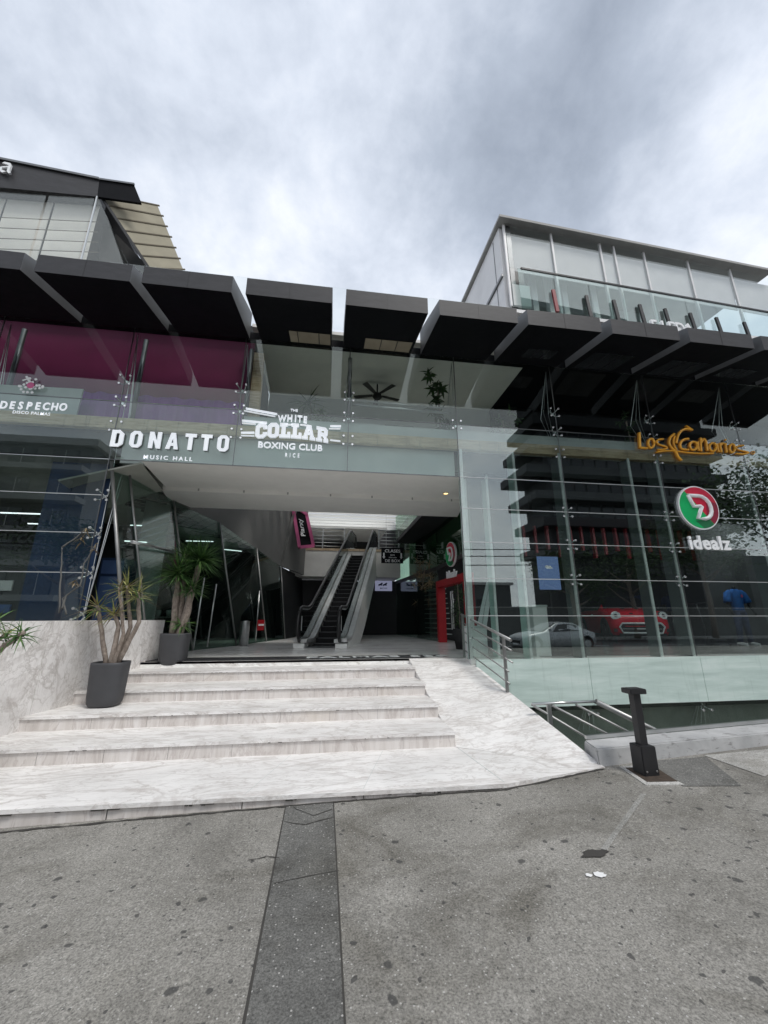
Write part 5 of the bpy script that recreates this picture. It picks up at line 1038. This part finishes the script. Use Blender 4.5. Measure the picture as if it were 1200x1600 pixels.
# ================================================================== cars, mannequin
def loft(mb, secs, mi=0):
    rings = []
    for (x, hw, zl, zb, zt, tw) in secs:
        h = [(hw*.90, zl), (hw*.985, zl+.10), (hw, (zl+zb)*.5), (hw*.985, zb-.05), (hw*.93, zb), (tw+(hw*.93-tw)*.12, zt-(zt-zb)*.12), (tw*.9, zt), (tw*.45, zt+.012)]
        r = [(x, y, z) for y, z in h]+[(x, -y, z) for y, z in reversed(h)]; rings.append(r)
    b = len(mb.v); n = len(rings[0])
    for r in rings: mb.v += [Vector(p) for p in r]
    for i in range(len(rings)-1):
        for k in range(n): a = b+i*n+k; c = b+i*n+(k+1) % n; mb.f.append([a, a+n, c+n, c]); mb.mi.append(mi); mb.sm.append(k not in (n-1,))
    mb.f.append([b+k for k in range(n)]); mb.f.append([b+(len(rings)-1)*n+k for k in reversed(range(n))]); mb.mi += [mi]*2; mb.sm += [False]*2
MINI = [(1.93, .60, .26, .60, .66, .50), (1.86, .74, .20, .72, .80, .60), (1.65, .82, .19, .80, .89, .66), (1.2, .86, .19, .88, .97, .68), (.92, .86, .19, .93, 1.0, .68), (.62, .86, .19, .94, 1.18, .63), (.32, .86, .19, .95, 1.36, .60), (-.1, .86, .19, .95, 1.41, .60), (-1.0, .86, .19, .96, 1.39, .58), (-1.5, .85, .19, .96, 1.30, .55), (-1.78, .82, .22, .93, 1.02, .58), (-1.90, .72, .28, .72, .80, .5)]
SEDAN = [(2.25, .62, .28, .55, .60, .5), (2.15, .78, .2, .66, .72, .64), (1.7, .86, .18, .76, .84, .70), (1.0, .88, .18, .86, .94, .70), (.55, .88, .18, .88, 1.14, .64), (.1, .88, .18, .90, 1.36, .60), (-.4, .88, .18, .91, 1.42, .58), (-1.0, .88, .18, .92, 1.38, .57), (-1.5, .88, .18, .93, 1.14, .58), (-1.8, .87, .18, .92, 1.0, .66), (-2.15, .82, .22, .86, .92, .66), (-2.25, .72, .3, .7, .74, .56)]
def car(name, label, loc, rz, paint, roof, secs, group=None, mini=False):
    t_ = thing(name, label, 'car', loc, rz, group); b = MB(); loft(b, secs); body = b.build('body', (paint, 'car_black'), t_, False)
    if mini:
        for p_ in body.data.polygons:
            if p_.center.z > 1.06: p_.material_index = 1
    cab = [s_ for s_ in secs if s_[4]-s_[3] > .3]; ws = secs[secs.index(cab[0])-2]
    def sidept(s_, f, off): zb, zt, hw, tw = s_[3], s_[4], s_[1]*.93, s_[5]*.97; return (s_[0], hw+(tw-hw)*f+off, zb+(zt-zb)*f)
    for sg in (1, -1):
        g = [sidept(secs[secs.index(cab[0])-1], .15, .012)]+[sidept(s_, .08, .015) for s_ in cab]+[sidept(secs[secs.index(cab[-1])+1], .2, .012)]
        top = [sidept(s_, .80, .02) for s_ in cab]; outl = g+top[::-1]; ctr = Vector((sum(p[0] for p in outl)/len(outl), sum(p[1] for p in outl)/len(outl), sum(p[2] for p in outl)/len(outl)))
        m2 = MB(); up2 = [(p[0], p[1]*sg, p[2]) for p in outl]
        for i in range(len(up2)): j = (i+1) % len(up2); m2.poly([up2[i], up2[j], (ctr.x, ctr.y*sg, ctr.z)])
        m2.build('side_window', 'car_glass', t_, False)
    a, c = ws, cab[0]; m2 = MB(); zs = lambda s_, f: s_[3]+(s_[4]-s_[3])*f
    q = [(a[0]+.03, a[5]*.92, a[4]+.03), (a[0]+.03, -a[5]*.92, a[4]+.03), (c[0]+.03, -c[5]*.86, c[4]+.0), (c[0]+.03, c[5]*.86, c[4]+.0)]; slab(m2, q, .02); m2.build('windscreen', 'car_glass', t_, False)
    i = secs.index(cab[-1]); a, c = secs[min(i+1, len(secs)-1)], cab[-1]; m2 = MB(); slab(m2, [(a[0]-.03, a[5]*.9, a[4]+.05), (a[0]-.03, -a[5]*.9, a[4]+.05), (c[0]-.03, -c[5]*.85, c[4]), (c[0]-.03, c[5]*.85, c[4])], .02); m2.build('rear_window', 'car_glass', t_, False)
    if roof != paint:
        m2 = MB()
        for s_, s2 in zip(cab[1:], cab[2:]): m2.hexa([(s_[0], s_[5], s_[4]+.014), (s_[0], -s_[5], s_[4]+.014), (s2[0], -s2[5], s2[4]+.014), (s2[0], s2[5], s2[4]+.014)][::-1], [(s_[0], s_[5]*.95, s_[4]+.03), (s_[0], -s_[5]*.95, s_[4]+.03), (s2[0], -s2[5]*.95, s2[4]+.03), (s2[0], s2[5]*.95, s2[4]+.03)][::-1])
        m2.build('roof', roof, t_, False)
    wx = secs[0][0]-.62; hw = secs[5][1]
    for x in (wx, -secs[0][0]+.72):
        for sg in (1, -1):
            MB().tube([(x, sg*(hw-.25), .34), (x, sg*(hw+.006), .34)], .385, 22).build('wheel_arch', 'rubber', body, False)
            wh = MB().tube([(x, sg*(hw-.2), .315), (x, sg*(hw+.012), .315)], .315, 22).build('wheel', 'rubber', t_, False)
            r_ = MB().tube([(x, sg*(hw+.005), .315), (x, sg*(hw+.018), .315)], .20, 18)
            r_.build('rim', 'steel', wh, False)
    f = secs[0]; f1 = secs[1]; f2 = secs[2]
    for sg in (1, -1):
        if mini:
            c = Vector((1.70, sg*.60, .735)); d = Vector((.93, sg*.25, .22)).normalized(); hl = MB().tube([c, c+d*.17], .135, 20).build('headlight', 'chrome_bolt', t_, False); MB().tube([c+d*.165, c+d*.18], .108, 20).build('lens', 'lamp_lens', hl, False); MB().tube([c+d*.18, c+d*.183], .05, 14).build('lamp_core', 'car_black', hl, False)
        else:
            m2 = MB(); slab(m2, [(f1[0]+.07, sg*f[1]*.98, .52), (f1[0]-.16, sg*f1[1]*1.03, .56), (f1[0]-.20, sg*f1[1]*1.03, .70), (f1[0]+.06, sg*f[1]*.98, .64)], .04); m2.build('headlight', 'lamp_lens', t_, False)
        MB().box(.75, .93, sg*(hw+.10)-.08, sg*(hw+.10)+.08, .95, 1.08).build('mirror', roof, t_, False, bevel=.03)
        m2 = MB().box(.1, .22, sg*(hw+.008)-.01, sg*(hw+.008)+.01, .80, .825); m2.build('door_handle', 'steel', t_, False)
    x0 = f[0]+.012
    if mini:
        hx = [(.52, .55), (.60, .45), (.52, .27), (-.52, .27), (-.60, .45), (-.52, .55)]
        m2 = MB(); m2.prism([(x0-.05, y, z) for y, z in hx], (.055, 0, 0)); gr = m2.build('grille', 'car_black', t_, False)
        MB().tube([(x0+.01, y, z) for y, z in hx+hx[:1]], .026, 8).build('grille_ring', 'letter_white', gr, False)
        MB().box(x0+.005, x0+.03, -.45, .45, .455, .475).build('grille_bar', 'car_red', gr, False); MB().box(x0+.005, x0+.02, -.52, .52, .38, .395).build('grille_bar', 'steel', gr, False)
        MB().box(x0+.006, x0+.035, -.2, .2, .345, .44).build('number_plate', 'car_black', t_, False); MB().box(x0+.036, x0+.038, -.16, .16, .375, .41).build('plate_lettering', 'grey_panel', t_, False)
        MB().box(f[0]-.1, x0+.0, -.62, .62, .20, .262).build('front_lip', 'car_black', t_, False)
        for sg in (1, -1): MB().box(f1[0]-.02, f1[0]+.04, sg*.66-.09, sg*.66+.09, .30, .40).build('air_duct', 'car_black', t_, False, bevel=.01)
        for sg in (.2, -.2): MB().hexa([(1.86, sg-.05, .815), (1.86, sg+.05, .815), (1.0, sg+.05, 1.02), (1.0, sg-.05, 1.02)], [(1.86, sg-.05, .83), (1.86, sg+.05, .83), (1.0, sg+.05, 1.03), (1.0, sg-.05, 1.03)]).build('bonnet_stripe', 'car_black', t_, False)
    else:
        MB().box(x0-.04, x0+.01, -.4, .4, .34, .5).build('grille', 'car_black', t_, False); MB().box(x0, x0+.02, -.22, .22, .27, .36).build('number_plate', 'letter_white', t_, False)
    return t_
car('parked_car', 'shiny red hatchback with white outlined grille displayed inside the showroom', (10.0, 12.75, .80), R(-111), 'car_red', 'car_black', MINI, mini=True)
for x, y, rz, paint, lab in ((12.1, -7.0, 172, 'car_silver', 'silver saloon parked across the street, seen as a reflection'), (33, -7.1, 178, 'car_white', 'white saloon parked across the street, seen as a reflection'), (5.0, -11.6, 0, 'car_blue', 'dark blue saloon in the far lane, seen as a reflection')):
    car('street_car', lab, (x, y, -.12), R(rz), paint, paint, SEDAN, 'cars parked across the street')
def torso_shape(mb, c, secs, n=16, mi=0):
    b = len(mb.v)
    for (z, rx, ry, ox) in secs:
        for k in range(n): a = 2*math.pi*k/n; mb.v.append(Vector(c)+Vector((rx*math.cos(a)+ox, ry*math.sin(a), z)))
    for i in range(len(secs)-1):
        for k in range(n): a = b+i*n+k; d = b+i*n+(k+1) % n; mb.f.append([a, d, d+n, a+n]); mb.mi.append(mi); mb.sm.append(True)
    mb.f.append([b+k for k in reversed(range(n))]); mb.f.append([b+(len(secs)-1)*n+k for k in range(n)]); mb.mi += [mi]*2; mb.sm += [False]*2
def mannequin(label, x, y, z, shirt, legs=True, group=None):
    t_ = thing('mannequin', label, 'mannequin', (x, y, z), 0, group); c = (x, y, z); h0 = 0 if legs else -.45
    b = MB(); torso_shape(b, c, [(.86+h0, .165, .11, 0), (1.0+h0, .155, .105, 0), (1.15+h0, .175, .115, 0), (1.3+h0, .21, .12, 0), (1.38+h0, .20, .105, 0), (1.43+h0, .12, .08, 0), (1.46+h0, .07, .065, 0)])
    for s_ in (1, -1): b.tube([(x+s_*.15, y, z+1.385+h0), (x+s_*.23, y, z+1.33+h0), (x+s_*.29, y-.02, z+1.18+h0), (x+s_*.31, y-.03, z+1.10+h0)], [.075, .085, .085, .09], 12)
    b.build('shirt', shirt, t_)
    MB().tube([(x, y, z+1.44+h0), (x, y, z+1.53+h0)], [.055, .05], 12).build('neck', 'skin_black', t_)
    for s_ in (1, -1):
        MB().tube([(x+s_*.305, y-.03, z+1.12+h0), (x+s_*.33, y-.05, z+.98+h0), (x+s_*.35, y-.12, z+.84+h0), (x+s_*.34, y-.15, z+.76+h0)], [.045, .04, .032, .03], 10).build('arm', 'skin_black', t_)
    if legs:
        b = MB(); torso_shape(b, c, [(.80, .17, .115, 0), (.90, .17, .115, 0)])
        for s_ in (1, -1): b.tube([(x+s_*.09, y, z+.84), (x+s_*.12, y-.02, z+.48), (x+s_*.16, y, z+.10)], [.10, .075, .058], 12)
        b.build('trousers', 'trousers_navy', t_)
        for s_ in (1, -1): b = MB(); b.tube([(x+s_*.16, y+.07, z+.045), (x+s_*.165, y-.03, z+.05), (x+s_*.18, y-.19, z+.035)], [.045, .05, .035], 10); b.build('shoe', 'shoe_white', t_)
        b = MB(); b.prism([(x+.06+.035*math.cos(a*.785), y-.122, z+1.27+.04*math.sin(a*.785)) for a in range(8)], (0, -.004, 0)); b.build('shirt_badge', 'pink_paint', t_)
    else:
        MB().tube([(x, y, .8), (x, y, z+.45)], .02, 8).build('stand', 'steel', t_); MB().lathe((x, y, .8), [(.15, 0), (.15, .02)], 16).build('stand_base', 'steel_dark', t_)
    return t_
mannequin('headless black mannequin in a bright blue T-shirt, navy trousers and white shoes', 10.9, 9.35, .8, 'shirt_blue')
for i, (px__, yy, lab) in enumerate(((1003, 14.0, 'leftmost headless torso in navy shirt in the showroom'), (1048, 14.1, 'middle headless torso in navy shirt in the showroom'), (1085, 14.0, 'headless torso in navy shirt nearest the blue mannequin'))):
    q = aY(px__, 950, yy); mannequin(lab, q.x, yy, 1.35, 'shirt_navy', False, 'torsos in navy shirts')
SC = thing('kick_scooter', 'black electric scooter parked beside the blue shirted mannequin', 'scooter', (10.2, 9.3, .8))
MB().box(9.75, 10.35, 9.22, 9.36, .89, .94).build('deck', 'car_black', SC, bevel=.01); MB().tube([(9.72, 9.29, .95), (9.60, 9.29, 1.85)], .025, 8).build('stem', 'car_black', SC); MB().tube([(9.6, 9.05, 1.87), (9.6, 9.53, 1.87)], .018, 8).build('handlebar', 'car_black', SC)
for x in (9.74, 10.4): MB().tube([(x, 9.26, .9), (x, 9.32, .9)], .10, 16).build('wheel', 'rubber', SC)

# ================================================================== across the street, seen only as reflections in the glass
OT = thing('office_tower', 'dark office tower with projecting floor slabs, seen as a reflection in the right glass', 'building', (33, -26, .02))
MB().box(24.5, 47, -31, -26, .02, 44).build('core', 'tower_dark', OT)
re = random.Random(8)
for k in range(13):
    z = 8.2+k*3.05; x0 = 24.5-[1.2, 1.6, 2.2, 3.0, 2.4, 1.6, .2, -.2, -.6, -.6, -.6, -.6, -.6][k]
    MB().box(x0, 47.4, -31.4, -24.6, z, z+.95).build('floor_slab', 'house_grey' if k % 2 == 0 else 'tower_dark', OT)
    b = MB()
    for q in range(14): b.box(25+q*1.55, 26.3+q*1.55, -25.99, -25.95, z-1.9, z-.1)
    b.build('window', 'tower_window', OT)
MB().box(47.5, 90, -34, -25, .02, 8.5).build('podium', 'tower_dark', OT)
LBD = thing('apartment_block', 'dark apartment block with balconies, seen as a reflection in the left glass', 'building', (-30, -25, .02))
MB().box(-44, -23.2, -42, -25.2, .02, 17.6).build('wall', 'grey_dark_wall', LBD); MB().box(-44.5, -22.6, -42.5, -24.6, 17.6, 18.3).build('roof', 'render_white', LBD)
for k in range(5):
    z = 2.9+k*2.95; MB().box(-42, -23, -25.19, -23.6, z, z+.5).build('balcony', 'mid_grey', LBD)
    for q in range(5):
        f = MB().box(-41.5+q*3.7, -39.2+q*3.7, -25.19, -25.1, z+.5, z+2.5).build('window', 'tower_window', LBD); MB().box(-40.38+q*3.7, -40.32+q*3.7, -25.1, -25.06, z+.5, z+2.5).build('frame', 'render_white', f)
HB = thing('low_house', 'low rendered house across the street, seen as a reflection', 'building', (8, -30, .02))
MB().box(-2, 21, -40, -30, .02, 5.2).build('wall', 'house_grey', HB); MB().box(-2.3, 21.3, -40.3, -29.7, 5.2, 5.5).build('roof', 'render_white', HB)
for q in range(5): MB().box(0+q*4.2, 2.2+q*4.2, -29.99, -29.9, 1.4, 3.6).build('window', 'tower_window', HB)
SW = thing('street_wall', 'pale boundary wall across the street, seen as a reflection', 'wall', (15, -17.5, .02)); MB().box(-14, 90, -17.7, -17.4, .02, 2.3).build('wall', 'grey_dark_wall', SW); MB().box(-14, 90, -17.75, -17.35, 2.3, 2.4).build('coping', 'pale_concrete', SW)
def street_tree(label, x, y, h, r, seed):
    t_ = thing('street_tree', label, 'tree', (x, y, .0), 0, 'street trees across the road'); rr = random.Random(seed)
    MB().tube([(x, y, 0), (x+.15, y, h*.3), (x-.1, y+.1, h*.55), (x+.1, y, h*.85)], [.22, .18, .13, .05], 9).build('trunk', 'bark', t_)
    limbs = []
    for k in range(7):
        a = rr.uniform(0, 6.28); l_ = r*rr.uniform(.5, .85); p = Vector((x, y, h*rr.uniform(.35, .65))); q = p+Vector((math.cos(a)*l_, math.sin(a)*l_, h*rr.uniform(.1, .25))); MB().tube([p, p.lerp(q, .5)+Vector((0, 0, -.1)), q], [.09, .06, .025], 6).build('limb', 'bark', t_); limbs.append(q)
    b = MB()
    cl = limbs+[Vector((x+rr.gauss(0, r*.4), y+rr.gauss(0, r*.4), h*rr.uniform(.6, 1))) for _ in range(12)]
    for q in cl:
        for _ in range(int(60+r*40)):
            p = q+Vector((rr.gauss(0, r*.2), rr.gauss(0, r*.2), rr.gauss(0, r*.16))); d = Vector((rr.uniform(-1, 1), rr.uniform(-1, 1), rr.uniform(-.6, .6))).normalized(); s_ = d.orthogonal().normalized(); L_ = rr.uniform(.10, .24)*max(1, r/3)
            b.poly([p, p+d*L_*.5+s_*L_*.3, p+d*L_, p+d*L_*.5-s_*L_*.3])
    b.build('crown', 'tree_leaf', t_)
street_tree('tall street tree at the right end, seen as a reflection', 37, -13.5, 15, 5.5, 1); street_tree('broad street tree in front of the tower, seen as a reflection', 18.5, -14.5, 6.3, 2.6, 2); street_tree('second broad street tree in front of the tower, seen as a reflection', 23.5, -14.5, 7, 3.0, 3); street_tree('street tree nearest the tall one, seen as a reflection', 30, -14.2, 9.5, 3.6, 4); street_tree('street tree on the left, seen as a reflection', -17, -14.5, 8, 3.2, 6)
for k, (z, y, lab) in enumerate(((6.4, -12.5, 'topmost overhead cable along the street, seen as a reflection'), (5.9, -12.4, 'second overhead cable along the street, seen as a reflection'), (5.3, -12.6, 'lowest overhead cable along the street, seen as a reflection'))):
    MB().tube([(-60+i*10, y, z-.3*math.sin(math.pi*((i*10 % 40)/40))) for i in range(13)], .035, 6).build('overhead_cable', 'rubber', None, label=lab, cat='cable', group='overhead cables')
